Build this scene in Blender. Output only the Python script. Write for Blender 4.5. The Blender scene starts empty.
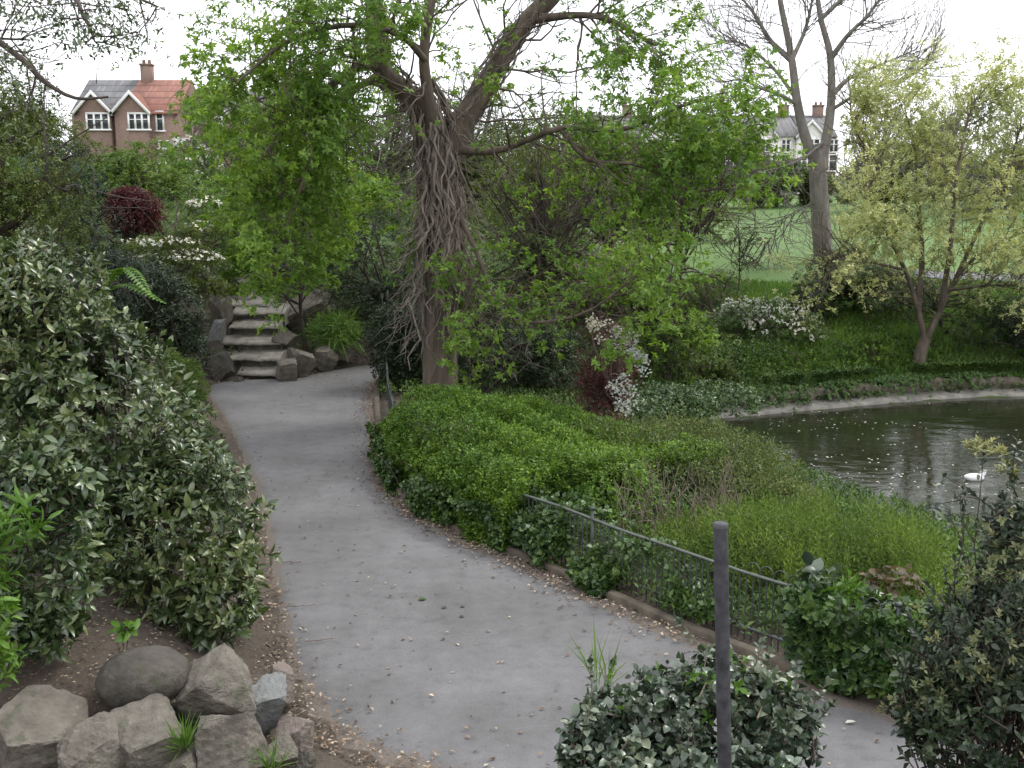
import bpy, math, random
import numpy as np
from mathutils import Vector

S = bpy.context.scene
COL = S.collection
R = math.radians

# ------------------------------------------------------------------ camera, world, sun
CAM_Z, PITCH, FPX = 4.2, R(9.59), 1000.0
cam = bpy.data.cameras.new('camera'); camo = bpy.data.objects.new('camera', cam); COL.objects.link(camo)
cam.sensor_width = 36.0; cam.lens = 36.0 * FPX / 1024.0; cam.clip_start = 0.05; cam.clip_end = 3000
camo.location = (0, 0, CAM_Z); camo.rotation_euler = (R(90) - PITCH, 0, 0)
S.camera = camo

SUN_EL, SUN_AZ = R(52), R(60)      # azimuth measured from +Y towards +X
w = bpy.data.worlds.new('World'); S.world = w; w.use_nodes = True
nt = w.node_tree; nt.nodes.clear()
out = nt.nodes.new('ShaderNodeOutputWorld'); bg = nt.nodes.new('ShaderNodeBackground')
sky = nt.nodes.new('ShaderNodeTexSky'); sky.sky_type = 'NISHITA'; sky.sun_disc = False
sky.sun_elevation = SUN_EL; sky.sun_rotation = SUN_AZ
tc = nt.nodes.new('ShaderNodeTexCoord'); noi = nt.nodes.new('ShaderNodeTexNoise')
noi.inputs['Scale'].default_value = 2.2; noi.inputs['Detail'].default_value = 5
rmp = nt.nodes.new('ShaderNodeValToRGB')
rmp.color_ramp.elements[0].position = .3; rmp.color_ramp.elements[0].color = (10.2, 10.3, 11.0, 1)
rmp.color_ramp.elements[1].position = .75; rmp.color_ramp.elements[1].color = (13.5, 13.5, 13.8, 1)
mx = nt.nodes.new('ShaderNodeMix'); mx.data_type = 'RGBA'; mx.inputs[0].default_value = .88
nt.links.new(tc.outputs['Generated'], noi.inputs['Vector']); nt.links.new(noi.outputs[0], rmp.inputs[0])
nt.links.new(sky.outputs[0], mx.inputs[6]); nt.links.new(rmp.outputs[0], mx.inputs[7])
nt.links.new(mx.outputs[2], bg.inputs[0]); bg.inputs[1].default_value = .105
nt.links.new(bg.outputs[0], out.inputs[0])

sl = bpy.data.lights.new('sun', 'SUN'); sl.energy = 1.3; sl.angle = R(18); sl.color = (1, .96, .9)
so = bpy.data.objects.new('sun', sl); COL.objects.link(so); so.location = (20, 10, 40)
sdir = Vector((math.cos(SUN_EL) * math.sin(SUN_AZ), math.cos(SUN_EL) * math.cos(SUN_AZ), math.sin(SUN_EL)))
so.rotation_euler = sdir.to_track_quat('Z', 'Y').to_euler()

S.view_settings.view_transform = 'Standard'; S.view_settings.look = 'None'
S.view_settings.exposure = 0.8; S.view_settings.gamma = 1; S.view_settings.use_curve_mapping = False
S.render.engine = 'CYCLES'
cy = S.cycles
cy.max_bounces = 6; cy.diffuse_bounces = 3; cy.glossy_bounces = 2; cy.transmission_bounces = 3
cy.transparent_max_bounces = 4; cy.caustics_reflective = False; cy.caustics_refractive = False
S.render.filter_size = 1.6

# ------------------------------------------------------------------ pixel measuring
F_ = np.array([0, math.cos(PITCH), -math.sin(PITCH)]); U_ = np.array([0, math.sin(PITCH), math.cos(PITCH)])
def ray(px, py): return F_ * FPX + np.array([1., 0, 0]) * (px - 512) + U_ * (384 - py)
def P(px, py, Y):
    d = ray(px, py); return np.array([0, 0, CAM_Z]) + d * (Y / d[1])
def G(px, py, z=0.0):
    d = ray(px, py); return np.array([0, 0, CAM_Z]) + d * ((z - CAM_Z) / d[2])

# ------------------------------------------------------------------ mesh helpers
class MB:
    def __init__(s): s.v = []; s.q = []; s.t = []; s.n = 0
    def add(s, v, q=None, t=None):
        v = np.asarray(v, float).reshape(-1, 3); s.v.append(v)
        if q is not None and len(q): s.q.append(np.asarray(q, int).reshape(-1, 4) + s.n)
        if t is not None and len(t): s.t.append(np.asarray(t, int).reshape(-1, 3) + s.n)
        s.n += len(v); return s
    def box(s, c, size, rz=0.0):
        c = np.asarray(c, float); h = np.asarray(size, float) / 2
        v = np.array([[x, y, z] for z in (-1, 1) for y in (-1, 1) for x in (-1, 1)]) * h
        ca, sa = math.cos(rz), math.sin(rz)
        v = np.c_[v[:, 0] * ca - v[:, 1] * sa, v[:, 0] * sa + v[:, 1] * ca, v[:, 2]] + c
        return s.add(v, [[0, 2, 3, 1], [4, 5, 7, 6], [0, 1, 5, 4], [2, 6, 7, 3], [1, 3, 7, 5], [0, 4, 6, 2]])
    def build(s, name, mat, parent=None, smooth=False):
        me = bpy.data.meshes.new(name)
        v = np.concatenate(s.v) if s.v else np.zeros((0, 3))
        q = np.concatenate(s.q) if s.q else np.zeros((0, 4), int)
        t = np.concatenate(s.t) if s.t else np.zeros((0, 3), int)
        if parent is not None: v = v - np.array(parent.location)
        me.vertices.add(len(v)); me.vertices.foreach_set('co', v.astype(np.float32).ravel())
        nl = q.size + t.size
        me.loops.add(nl); me.loops.foreach_set('vertex_index', np.concatenate([q.ravel(), t.ravel()]).astype(np.int32))
        tot = np.concatenate([np.full(len(q), 4), np.full(len(t), 3)]).astype(np.int32)
        me.polygons.add(len(tot))
        st = (np.cumsum(tot) - tot).astype(np.int32)
        me.polygons.foreach_set('loop_start', st); me.polygons.foreach_set('loop_total', tot)
        if smooth: me.polygons.foreach_set('use_smooth', np.ones(len(tot), bool))
        me.update(calc_edges=True)
        if mat is not None: me.materials.append(mat)
        o = bpy.data.objects.new(name, me); COL.objects.link(o)
        if parent is not None: o.parent = parent
        return o

def tag(o, label=None, cat=None, group=None, kind=None):
    if label: o['label'] = label
    if cat: o['category'] = cat
    if group: o['group'] = group
    if kind: o['kind'] = kind
    return o
def thing(name, label, cat, loc, group=None):
    o = bpy.data.objects.new(name, None); COL.objects.link(o); o.location = [float(a) for a in loc]
    o.empty_display_size = .2
    return tag(o, label, cat, group)

def nrm(a): return a / np.maximum(np.linalg.norm(a, axis=-1, keepdims=True), 1e-9)
def frame(D):
    ref = np.where(np.abs(D[..., 2:3]) < .9, np.array([0, 0, 1.]), np.array([1., 0, 0]))
    u = nrm(np.cross(D, ref)); return u, np.cross(D, u)

def tubes(mb, lines, sides=5):
    for pts, rad in lines:
        pts = np.asarray(pts, float); rad = np.asarray(rad, float)
        tg = nrm(np.gradient(pts, axis=0))
        mean = nrm(tg.mean(0)); ref = np.array([0, 0, 1.]) if abs(mean[2]) < .8 else np.array([1., 0, 0])
        u = nrm(np.cross(tg, ref)); v = np.cross(tg, u)
        a = np.arange(sides) * 2 * math.pi / sides
        ring = pts[:, None] + rad[:, None, None] * (u[:, None] * np.cos(a)[None, :, None] + v[:, None] * np.sin(a)[None, :, None])
        n = len(pts); i = np.arange(n - 1)[:, None] * sides; j = np.arange(sides)[None]; k = (j + 1) % sides
        q = np.stack([i + j, i + k, i + sides + k, i + sides + j], -1).reshape(-1, 4)
        mb.add(ring.reshape(-1, 3), q)
    return mb

def spline(pts, n):
    pts = np.asarray(pts, float); m = len(pts)
    pp = np.vstack([2 * pts[0] - pts[1], pts, 2 * pts[-1] - pts[-2]])
    t = np.linspace(0, m - 1 - 1e-6, n); i = t.astype(int); f = (t - i)[:, None]
    p0, p1, p2, p3 = pp[i], pp[i + 1], pp[i + 2], pp[i + 3]
    return .5 * (2 * p1 + (p2 - p0) * f + (2 * p0 - 5 * p1 + 4 * p2 - p3) * f ** 2 + (3 * p1 - p0 - 3 * p2 + p3) * f ** 3)

# leaves -----------------------------------------------------------
def leaves(mb, b, d, n, L, W, full=False, fold=.18, droop=.15):
    s = np.cross(d, n); L = np.broadcast_to(L, len(b))[:, None]; W = np.broadcast_to(W, len(b))[:, None] * .5
    m = len(b)
    if not full:
        mid = b + d * L * .45 + n * W * fold
        tip = b + d * L - n * L * droop
        v = np.stack([b, mid - s * W, tip, mid + s * W], 1)
        mb.add(v.reshape(-1, 3), np.arange(m * 4).reshape(m, 4))
    else:
        f = fold * W * 2
        m1 = b + d * L * .32 + n * L * .02; m2 = b + d * L * .68 - n * L * droop * .35; tip = b + d * L - n * L * droop
        a1 = m1 + n * f; a2 = m2 + n * f * .8
        v = np.stack([b, m1, m2, tip, a1 - s * W, a2 - s * W * .82, a2 + s * W * .82, a1 + s * W], 1)
        base = (np.arange(m) * 8)[:, None]
        q = np.concatenate([base + np.array([4, 1, 2, 5]), base + np.array([1, 7, 6, 2])])
        t = np.concatenate([base + np.array(x) for x in ([0, 1, 4], [0, 7, 1], [5, 2, 3], [2, 6, 3])])
        mb.add(v.reshape(-1, 3), q, t)

def rosette(rng, P_, D, Lt, k, ang=(75, 25), jit=12, grav=0.0):
    m = len(P_); t = (np.arange(k)[None] + rng.random((m, k))) / k
    u, v = frame(D)
    th = 2.399 * np.arange(k)[None] + rng.random((m, 1)) * 6.28 + rng.normal(0, .3, (m, k))
    rad = u[:, None] * np.cos(th)[..., None] + v[:, None] * np.sin(th)[..., None]
    a = np.radians(ang[0] + (ang[1] - ang[0]) * t + rng.normal(0, jit, (m, k)))[..., None]
    Dk = D[:, None]
    d = Dk * np.cos(a) + rad * np.sin(a)
    d = d + np.array([0, 0, -grav]); d = nrm(d)
    n = Dk * np.sin(a) - rad * np.cos(a)
    n = nrm(n - d * (n * d).sum(-1, keepdims=True))
    Lt = np.broadcast_to(Lt, m)[:, None, None]
    b = P_[:, None] + Dk * (t[..., None] - 1) * Lt
    return b.reshape(-1, 3), d.reshape(-1, 3), n.reshape(-1, 3)

def snoise(p, seed, sc):
    r = np.random.default_rng(seed); o = 0
    for k in range(5):
        w_ = r.normal(0, 1, 3) * sc * (1 + .5 * k); o = o + np.sin(p @ w_ + r.random() * 6.28) / (1 + .35 * k)
    return o / 2.2

def cloud(rng, lobes, n, shell=(.6, 1.05), cut=-.35, nsc=2.0, zmin=None, lump=.16, low=-.55, clump=0):
    """twig tips through lumpy ellipsoid lobes: (cx,cy,cz,rx,ry,rz)"""
    lb = np.asarray(lobes, float); n = n // clump if clump else n
    area = (lb[:, 3] * lb[:, 4] * lb[:, 5]) ** (2 / 3); area /= area.sum()
    i = rng.choice(len(lb), n, p=area)
    dr = nrm(rng.normal(0, 1, (n, 3)))
    dr[:, 2] = np.where(dr[:, 2] < low, -dr[:, 2], dr[:, 2])
    r = shell[0] + (shell[1] - shell[0]) * rng.random(n) ** .6
    lumpy = 1 + lump * snoise(dr * 1.0 + lb[i, :3], 7, 2.6) + lump * .5 * snoise(dr + lb[i, :3], 8, 6.)
    p = lb[i, :3] + dr * lb[i, 3:6] * (r * lumpy)[:, None]
    nn = nrm(dr / lb[i, 3:6])
    keep = snoise(p, 11, nsc) > cut
    if zmin is not None: keep &= p[:, 2] > zmin
    p, nn = p[keep], nn[keep]
    if clump:
        rr = np.repeat(lb[i][keep][:, 3:6].mean(1), clump); o = rng.normal(0, 1, (len(rr), 3)) * np.array([.17, .17, .055])
        o[:, 2] -= 1.1 * (o[:, 0] ** 2 + o[:, 1] ** 2)
        p = np.repeat(p, clump, 0) + o * rr[:, None] * np.repeat(rng.uniform(.6, 1.4, len(p)), clump)[:, None]; nn = np.repeat(nn, clump, 0)
    return p, nn

def stems(rng, base, targets, r0, wob=.12, n=6):
    L = []
    for t in targets:
        t = np.asarray(t); b = np.asarray(base, float) + rng.normal(0, r0 * 2.5, 3) * [1, 1, 0]
        k = np.linspace(0, 1, n)[:, None]; d = np.linalg.norm(t - b)
        mid = b + (t - b) * [.35, .35, .6]
        pts = (1 - k) ** 2 * b + 2 * k * (1 - k) * mid + k ** 2 * t + rng.normal(0, wob * d * .12, (n, 3)) * np.sin(k * 3.14)
        L.append((pts, np.linspace(r0, r0 * .3, n)))
    return L

def grow(rng, p, d, L, r, lvl, lines, tips, spread=.7, nch=(3, 4), up=.08, wob=.16, shr=.66, n=5, tipn=3, first=.3, tsh=.55):
    pts = [np.array(p, float)]; d = np.array(d, float)
    for _ in range(n - 1):
        d = nrm(d + rng.normal(0, wob, 3) + np.array([0, 0, up]))
        pts.append(pts[-1] + d * L / (n - 1))
    pts = np.array(pts); lines.append((pts, np.linspace(r, r * (.5 if lvl else .35), n)))
    if lvl == 0:
        for k in range(tipn):
            f = 1 - .75 * k / tipn; x = f * (n - 1); i = min(int(x), n - 2)
            tips.append((pts[i] + (pts[i + 1] - pts[i]) * (x - i), d))
        return
    m = rng.integers(nch[0], nch[1] + 1)
    for k in range(m):
        f = first + (1 - first) * (k + rng.random() * .8) / m if k < m - 1 else 1.0
        x = min(f, .999) * (n - 1); i = min(int(x), n - 2)
        q = pts[i] + (pts[i + 1] - pts[i]) * (x - i)
        ax = nrm(rng.normal(0, 1, 3)); side = nrm(np.cross(d, ax))
        a = spread * (.6 + .6 * rng.random()) * (.45 if k == m - 1 else 1)
        dd = nrm(d * math.cos(a) + side * math.sin(a))
        grow(rng, q, dd, L * shr * (.8 + .4 * rng.random()), r * tsh * (1.15 if k == m - 1 else 1), lvl - 1, lines, tips, spread, nch, up, wob, shr, n, tipn, first, tsh)

# ------------------------------------------------------------------ materials
def newmat(name):
    m = bpy.data.materials.new(name); m.use_nodes = True; t = m.node_tree
    return m, t, t.nodes['Principled BSDF'], t.nodes['Material Output']
def N(t, typ, **kw):
    n = t.nodes.new(typ)
    for k, v in kw.items():
        if k in n.inputs: n.inputs[k].default_value = v
        else: setattr(n, k, v)
    return n
def ramp(t, fac, stops):
    r = t.nodes.new('ShaderNodeValToRGB'); e = r.color_ramp.elements
    while len(e) < len(stops): e.new(.5)
    for x, (p, c) in zip(e, stops): x.position = p; x.color = (*c, 1)
    t.links.new(fac, r.inputs[0]); return r.outputs[0]
def noise(t, scale, detail=4, coord='Object', rough=.55):
    c = t.nodes.new('ShaderNodeTexCoord'); n = N(t, 'ShaderNodeTexNoise', Scale=scale, Detail=detail, Roughness=rough)
    t.links.new(c.outputs[coord], n.inputs['Vector']); return n.outputs[0]
def mixc(t, f, a, b, typ='MIX'):
    m = t.nodes.new('ShaderNodeMix'); m.data_type = 'RGBA'; m.blend_type = typ
    for s, v in ((0, f), (6, a), (7, b)):
        if isinstance(v, (int, float)): m.inputs[s].default_value = v
        elif isinstance(v, tuple): m.inputs[s].default_value = (*v, 1)
        else: t.links.new(v, m.inputs[s])
    return m.outputs[2]
def bump(t, bs, h, st, dist=.05):
    b = N(t, 'ShaderNodeBump', Strength=st, Distance=dist); t.links.new(h, b.inputs['Height']); t.links.new(b.outputs[0], bs.inputs['Normal'])

def leafmat(name, a, b, c=None, rough=.5, trans=.3, spec=.35, nsc=.8, tcol=None):
    m, t, bs, o = newmat(name)
    g = t.nodes.new('ShaderNodeNewGeometry')
    c = c or tuple((x + y) / 2 for x, y in zip(a, b))
    col = ramp(t, g.outputs['Random Per Island'], [(0, a), (.55, c), (1, b)])
    big = ramp(t, noise(t, nsc, 2), [(.35, (.72, .78, .8)), (.65, (1.2, 1.12, 1.0))])
    col = mixc(t, 1.0, col, big, 'MULTIPLY')
    t.links.new(col, bs.inputs['Base Color']); bs.inputs['Roughness'].default_value = rough
    bs.inputs['Specular IOR Level'].default_value = spec
    if trans > 0:
        tr = t.nodes.new('ShaderNodeBsdfTranslucent'); ms = N(t, 'ShaderNodeMixShader', Fac=trans)
        t.links.new(mixc(t, 1.0, col, tcol or (1.2, 1.15, .7), 'MULTIPLY'), tr.inputs[0])
        t.links.new(bs.outputs[0], ms.inputs[1]); t.links.new(tr.outputs[0], ms.inputs[2]); t.links.new(ms.outputs[0], o.inputs[0])
    return m
def barkmat(name, a, b, sc=6., bs_=.5):
    m, t, bs, o = newmat(name)
    c = t.nodes.new('ShaderNodeTexCoord'); mp = N(t, 'ShaderNodeMapping'); mp.inputs['Scale'].default_value = (1, 1, .22)
    n = N(t, 'ShaderNodeTexNoise', Scale=sc, Detail=6, Roughness=.65)
    t.links.new(c.outputs['Object'], mp.inputs[0]); t.links.new(mp.outputs[0], n.inputs['Vector'])
    t.links.new(ramp(t, n.outputs[0], [(.3, a), (.7, b)]), bs.inputs['Base Color'])
    bs.inputs['Roughness'].default_value = .9; bump(t, bs, n.outputs[0], bs_, .06); return m
def plain(name, col, rough=.7, var=.25, sc=5., metal=0):
    m, t, bs, o = newmat(name)
    lo = tuple(x * (1 - var) for x in col); hi = tuple(min(1, x * (1 + var)) for x in col)
    t.links.new(ramp(t, noise(t, sc, 5), [(.3, lo), (.7, hi)]), bs.inputs['Base Color'])
    bs.inputs['Roughness'].default_value = rough; bs.inputs['Metallic'].default_value = metal; return m

M = {}
M['laurel'] = leafmat('spotted evergreen leaf', (.028, .056, .014), (.22, .26, .125), (.075, .12, .038), .3, .18, .8, 1.2)
M['laurel_dark'] = leafmat('dark evergreen leaf', (.024, .052, .014), (.18, .23, .1), (.055, .1, .034), .3, .14, .8, 1.5)
M['sprig'] = leafmat('fresh sprig leaf', (.05, .12, .014), (.12, .24, .03), None, .5, .3)
M['elae'] = leafmat('blue green leaf', (.024, .044, .028), (.22, .27, .2), (.06, .095, .055), .32, .12, .75, 2.5)
M['holly'] = leafmat('holly leaf', (.02, .036, .018), (.085, .115, .065), (.035, .058, .03), .4, .1, .5, 2.)
M['pale_tip'] = leafmat('pale new leaf', (.15, .18, .075), (.32, .34, .2), None, .5, .3, nsc=3.)
M['fresh'] = leafmat('fresh chestnut leaf', (.088, .178, .028), (.245, .39, .075), (.15, .27, .042), .5, .48, nsc=.5)
M['fresh2'] = leafmat('mid green leaf', (.052, .104, .02), (.2, .3, .065), (.112, .19, .037), .55, .35, nsc=.4)
M['olive'] = leafmat('olive leaf', (.045, .075, .016), (.16, .2, .05), (.085, .125, .028), .55, .3, nsc=.4)
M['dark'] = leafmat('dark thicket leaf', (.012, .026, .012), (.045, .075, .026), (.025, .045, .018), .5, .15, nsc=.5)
M['blue'] = leafmat('bluish conifer leaf', (.018, .038, .024), (.055, .085, .058), (.03, .056, .038), .55, .12, nsc=.5)
M['copper'] = leafmat('copper red leaf', (.05, .014, .016), (.12, .034, .034), None, .5, .25, tcol=(1.3, .8, .8))
M['blossom'] = leafmat('white blossom', (.5, .52, .44), (.8, .8, .76), None, .6, .2, tcol=(1, 1, 1))
M['cream'] = leafmat('cream variegated leaf', (.22, .26, .1), (.5, .52, .33), None, .55, .3)
M['paletree'] = leafmat('pale yellow green leaf', (.3, .35, .13), (.6, .63, .34), (.45, .5, .22), .55, .42, tcol=(1.05, 1.05, .85), nsc=.6)
M['hedge'] = leafmat('hedge leaf', (.045, .1, .012), (.17, .3, .035), (.1, .19, .022), .5, .3, nsc=.7)
M['ivy'] = leafmat('ivy leaf', (.024, .06, .016), (.12, .2, .055), (.055, .11, .028), .38, .15, .5, 1.5)
M['weed'] = leafmat('weed leaf', (.06, .12, .018), (.18, .27, .05), (.11, .185, .03), .6, .35, nsc=1.2)
M['grass'] = leafmat('bank grass blade', (.065, .145, .02), (.17, .3, .055), None, .6, .3, nsc=.6)
M['litter'] = leafmat('dry leaf litter', (.07, .045, .03), (.42, .36, .29), (.2, .15, .11), .85, 0, .2, 3.)
M['bank'] = leafmat('bank undergrowth', (.036, .08, .018), (.14, .22, .06), (.075, .14, .035), .55, .2, nsc=.6)
M['bark'] = barkmat('chestnut bark', (.05, .04, .03), (.165, .13, .1))
M['bark_dark'] = barkmat('dark bark', (.028, .023, .018), (.09, .07, .055))
M['bark_pale'] = barkmat('grey bark', (.08, .072, .062), (.2, .18, .155), 4.)
M['vine'] = barkmat('dead ivy bark', (.085, .07, .056), (.3, .255, .21), 9.)
M['deadstem'] = barkmat('dead stem', (.09, .07, .055), (.26, .2, .165), 9.)
M['iron'] = plain('painted iron', (.055, .065, .06), .5, .35, 14.)
M['iron_pale'] = plain('worn rail paint', (.07, .08, .07), .55, .35, 9.)
M['steel'] = plain('weathered steel', (.042, .043, .048), .6, .6, 22.)
M['conc'] = plain('pale concrete', (.21, .2, .17), .9, .45, 3.)
M['brickdark'] = plain('damp stone', (.09, .075, .055), .9, .5, 4.)

def rockmat(name, a, b, lich=.5):
    m, t, bs, o = newmat(name)
    n1 = noise(t, 3.5, 8, rough=.65); n2 = noise(t, 13, 6, rough=.7); n3 = noise(t, 6, 3)
    c = ramp(t, n1, [(.28, a), (.72, b)])
    c = mixc(t, ramp(t, n2, [(.62, (0, 0, 0)), (.72, (lich, lich, lich))]), c, (.36, .35, .29))
    c = mixc(t, ramp(t, n3, [(.56, (0, 0, 0)), (.68, (.6, .6, .6))]), c, (.045, .06, .025))
    t.links.new(c, bs.inputs['Base Color']); bs.inputs['Roughness'].default_value = .92
    ad = N(t, 'ShaderNodeMath', operation='ADD'); t.links.new(n1, ad.inputs[0]); t.links.new(n2, ad.inputs[1])
    bump(t, bs, ad.outputs[0], .7, .06); return m
M['rock'] = rockmat('grey rock', (.08, .07, .055), (.225, .205, .17))
M['rock_dark'] = rockmat('dark damp rock', (.04, .036, .03), (.12, .108, .09), .35)
M['rock_blue'] = rockmat('blue grey slab', (.12, .122, .12), (.24, .245, .24), .3)
M['rock_pink'] = rockmat('pinkish rock', (.12, .095, .08), (.25, .205, .18), .3)
M['step'] = rockmat('worn step stone', (.17, .158, .135), (.34, .32, .28), .4)

def soilmat():
    m, t, bs, o = newmat('soil and leaf mould')
    n1 = noise(t, .8, 8); n2 = noise(t, 14, 6, rough=.75)
    c = mixc(t, .5, ramp(t, n1, [(.3, (.04, .032, .024)), (.7, (.11, .085, .062))]), ramp(t, n2, [(.3, (.035, .028, .02)), (.7, (.16, .13, .1))]))
    g = t.nodes.new('ShaderNodeAttribute'); g.attribute_name = 'green'
    gr = ramp(t, noise(t, 2.5, 6, rough=.7), [(.3, (.035, .065, .016)), (.7, (.085, .13, .035))])
    c = mixc(t, g.outputs['Fac'], c, gr)
    t.links.new(c, bs.inputs['Base Color']); bs.inputs['Roughness'].default_value = .95
    bump(t, bs, n2, .9, .05); return m
def lawnmat():
    m, t, bs, o = newmat('mown lawn')
    n1 = noise(t, .12, 4); n2 = noise(t, 3., 6, rough=.7)
    c = mixc(t, .45, ramp(t, n1, [(.3, (.06, .115, .022)), (.7, (.105, .178, .036))]), ramp(t, n2, [(.25, (.04, .09, .014)), (.75, (.1, .19, .036))]))
    t.links.new(c, bs.inputs['Base Color']); bs.inputs['Roughness'].default_value = .9
    bump(t, bs, n2, .6, .08); return m
def pathmat():
    m, t, bs, o = newmat('worn asphalt path')
    n1 = noise(t, .55, 5); n2 = noise(t, 55, 4, rough=.8); n3 = noise(t, 4.5, 7, rough=.7)
    c = ramp(t, n1, [(.3, (.092, .09, .089)), (.7, (.152, .15, .153))])
    c = mixc(t, .6, c, ramp(t, n2, [(.3, (.7, .7, .7)), (.7, (1.3, 1.3, 1.3))]), 'MULTIPLY')
    c = mixc(t, .75, c, ramp(t, n3, [(.28, (.62, .61, .6)), (.45, (.95, .95, .95)), (.6, (1.08, 1.08, 1.08)), (.72, (1.35, 1.35, 1.33))]), 'MULTIPLY')
    e = t.nodes.new('ShaderNodeAttribute'); e.attribute_name = 'edge'
    ad = N(t, 'ShaderNodeMath', operation='MULTIPLY_ADD'); t.links.new(n3, ad.inputs[0]); ad.inputs[1].default_value = 1.1; 
    t.links.new(e.outputs['Fac'], ad.inputs[2])
    dm = ramp(t, ad.outputs[0], [(.72, (0, 0, 0)), (1.35 / 1.6, (.8, .8, .8))])
    c = mixc(t, dm, c, ramp(t, n2, [(.3, (.06, .048, .036)), (.7, (.2, .16, .125))]))
    t.links.new(c, bs.inputs['Base Color']); bs.inputs['Roughness'].default_value = .85
    bump(t, bs, n2, .35, .01); return m
def watermat():
    m, t, bs, o = newmat('pond water')
    bs.inputs['Base Color'].default_value = (.018, .021, .01, 1); bs.inputs['Roughness'].default_value = .03
    bs.inputs['IOR'].default_value = 1.33; bs.inputs['Specular IOR Level'].default_value = .9
    c = t.nodes.new('ShaderNodeTexCoord'); mp = N(t, 'ShaderNodeMapping'); mp.inputs['Scale'].default_value = (1, 1.7, 1); mp.inputs['Rotation'].default_value = (0, 0, .3)
    n = N(t, 'ShaderNodeTexNoise', Scale=1.7, Detail=5, Roughness=.6, Distortion=.8); t.links.new(c.outputs['Object'], mp.inputs[0]); t.links.new(mp.outputs[0], n.inputs['Vector'])
    bump(t, bs, n.outputs[0], .09, .1); return m
def brickmat(name, a, b, mortar=(.3, .27, .24)):
    m, t, bs, o = newmat(name)
    c = t.nodes.new('ShaderNodeTexCoord'); mp = N(t, 'ShaderNodeMapping'); mp.inputs['Rotation'].default_value = (R(90), 0, 0)
    k = N(t, 'ShaderNodeTexBrick', Scale=4.); k.inputs['Color1'].default_value = (*a, 1); k.inputs['Color2'].default_value = (*b, 1); k.inputs['Mortar'].default_value = (*mortar, 1)
    t.links.new(c.outputs['Object'], mp.inputs[0]); t.links.new(mp.outputs[0], k.inputs[0])
    c2 = mixc(t, .5, k.outputs[0], ramp(t, noise(t, .7, 5), [(.3, (.7, .7, .7)), (.7, (1.2, 1.2, 1.2))]), 'MULTIPLY')
    t.links.new(c2, bs.inputs['Base Color']); bs.inputs['Roughness'].default_value = .9; return m
def roofmat(name, a, b):
    m, t, bs, o = newmat(name)
    c = t.nodes.new('ShaderNodeTexCoord'); mp = N(t, 'ShaderNodeMapping'); mp.inputs['Rotation'].default_value = (R(60), 0, 0)
    k = N(t, 'ShaderNodeTexBrick', Scale=2.2); k.inputs['Color1'].default_value = (*a, 1); k.inputs['Color2'].default_value = (*b, 1); k.inputs['Mortar'].default_value = (*[x * .6 for x in a], 1)
    t.links.new(c.outputs['Object'], mp.inputs[0]); t.links.new(mp.outputs[0], k.inputs[0])
    c2 = mixc(t, .6, k.outputs[0], ramp(t, noise(t, .9, 6), [(.3, (.6, .62, .6)), (.7, (1.25, 1.25, 1.25))]), 'MULTIPLY')
    t.links.new(c2, bs.inputs['Base Color']); bs.inputs['Roughness'].default_value = .85; return m
M['soil'] = soilmat(); M['lawn'] = lawnmat(); M['path'] = pathmat(); M['water'] = watermat()
M['brick'] = brickmat('red brick', (.135, .075, .052), (.19, .112, .08)); M['brick_brown'] = brickmat('brown brick', (.2, .12, .09), (.27, .17, .13))
M['render'] = plain('white render', (.72, .7, .66), .85, .1, 1.5)
M['slate'] = roofmat('grey slate', (.12, .12, .125), (.18, .18, .18)); M['redtile'] = roofmat('red tile', (.22, .095, .07), (.28, .135, .1))
M['white'] = plain('white paint', (.78, .77, .75), .5, .06, 2.)
m_, t_, b_, o_ = newmat('window glass'); b_.inputs['Base Color'].default_value = (.05, .055, .06, 1); b_.inputs['Roughness'].default_value = .08; M['glass'] = m_
M['tarmac'] = plain('park walk asphalt', (.13, .13, .145), .9, .15, 2.)
M['feather'] = plain('white feather', (.82, .82, .82), .7, .05, 8.)
M['beak'] = plain('beak', (.5, .25, .06), .5, .1, 8.)

# ------------------------------------------------------------------ plan of the ground
LEFT = [(12, -.6), (7, 2.4), (4, 4.4), (1.5, 5.95), (0, 6.7), (-1.3, 7.35), (-2.05, 8.5), (-2.75, 10.7), (-4.1, 15), (-5.9, 20), (-7.5, 24), (-7.4, 25.5), (-5.95, 25.9), (-5.1, 27.2), (-3.9, 28.6), (-1.5, 30.6), (2, 33.4), (6, 36)]
RIGHT = [(13.5, 1.4), (9, 3.9), (6, 5.8), (4.4, 7.0), (3.3, 7.95), (1.65, 9.75), (.34, 11.5), (-.98, 13.2), (-1.9, 15.2), (-2.4, 17.7), (-2.85, 20.4), (-3.15, 22.5), (-3.35, 24.2), (-3.4, 25.6), (-2.9, 27.0), (-.7, 28.9), (2.6, 31.4), (6.6, 34)]
NP = 160
PL, PR = spline(LEFT, NP), spline(RIGHT, NP)
PATH_POLY = np.vstack([PL, PR[::-1]])
WZ = -.95
POND = spline([(4.55, 24.6), (5.0, 21.5), (5.6, 18.4), (6.9, 15.6), (9, 13.2), (13, 11.4), (20, 11.2), (27, 15), (29.5, 22), (25, 27.6), (19, 28.6), (14.2, 28.4), (11.4, 27.7), (8.6, 26.6), (6.2, 25.6), (4.9, 25.1), (4.55, 24.6)], 130)

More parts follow.
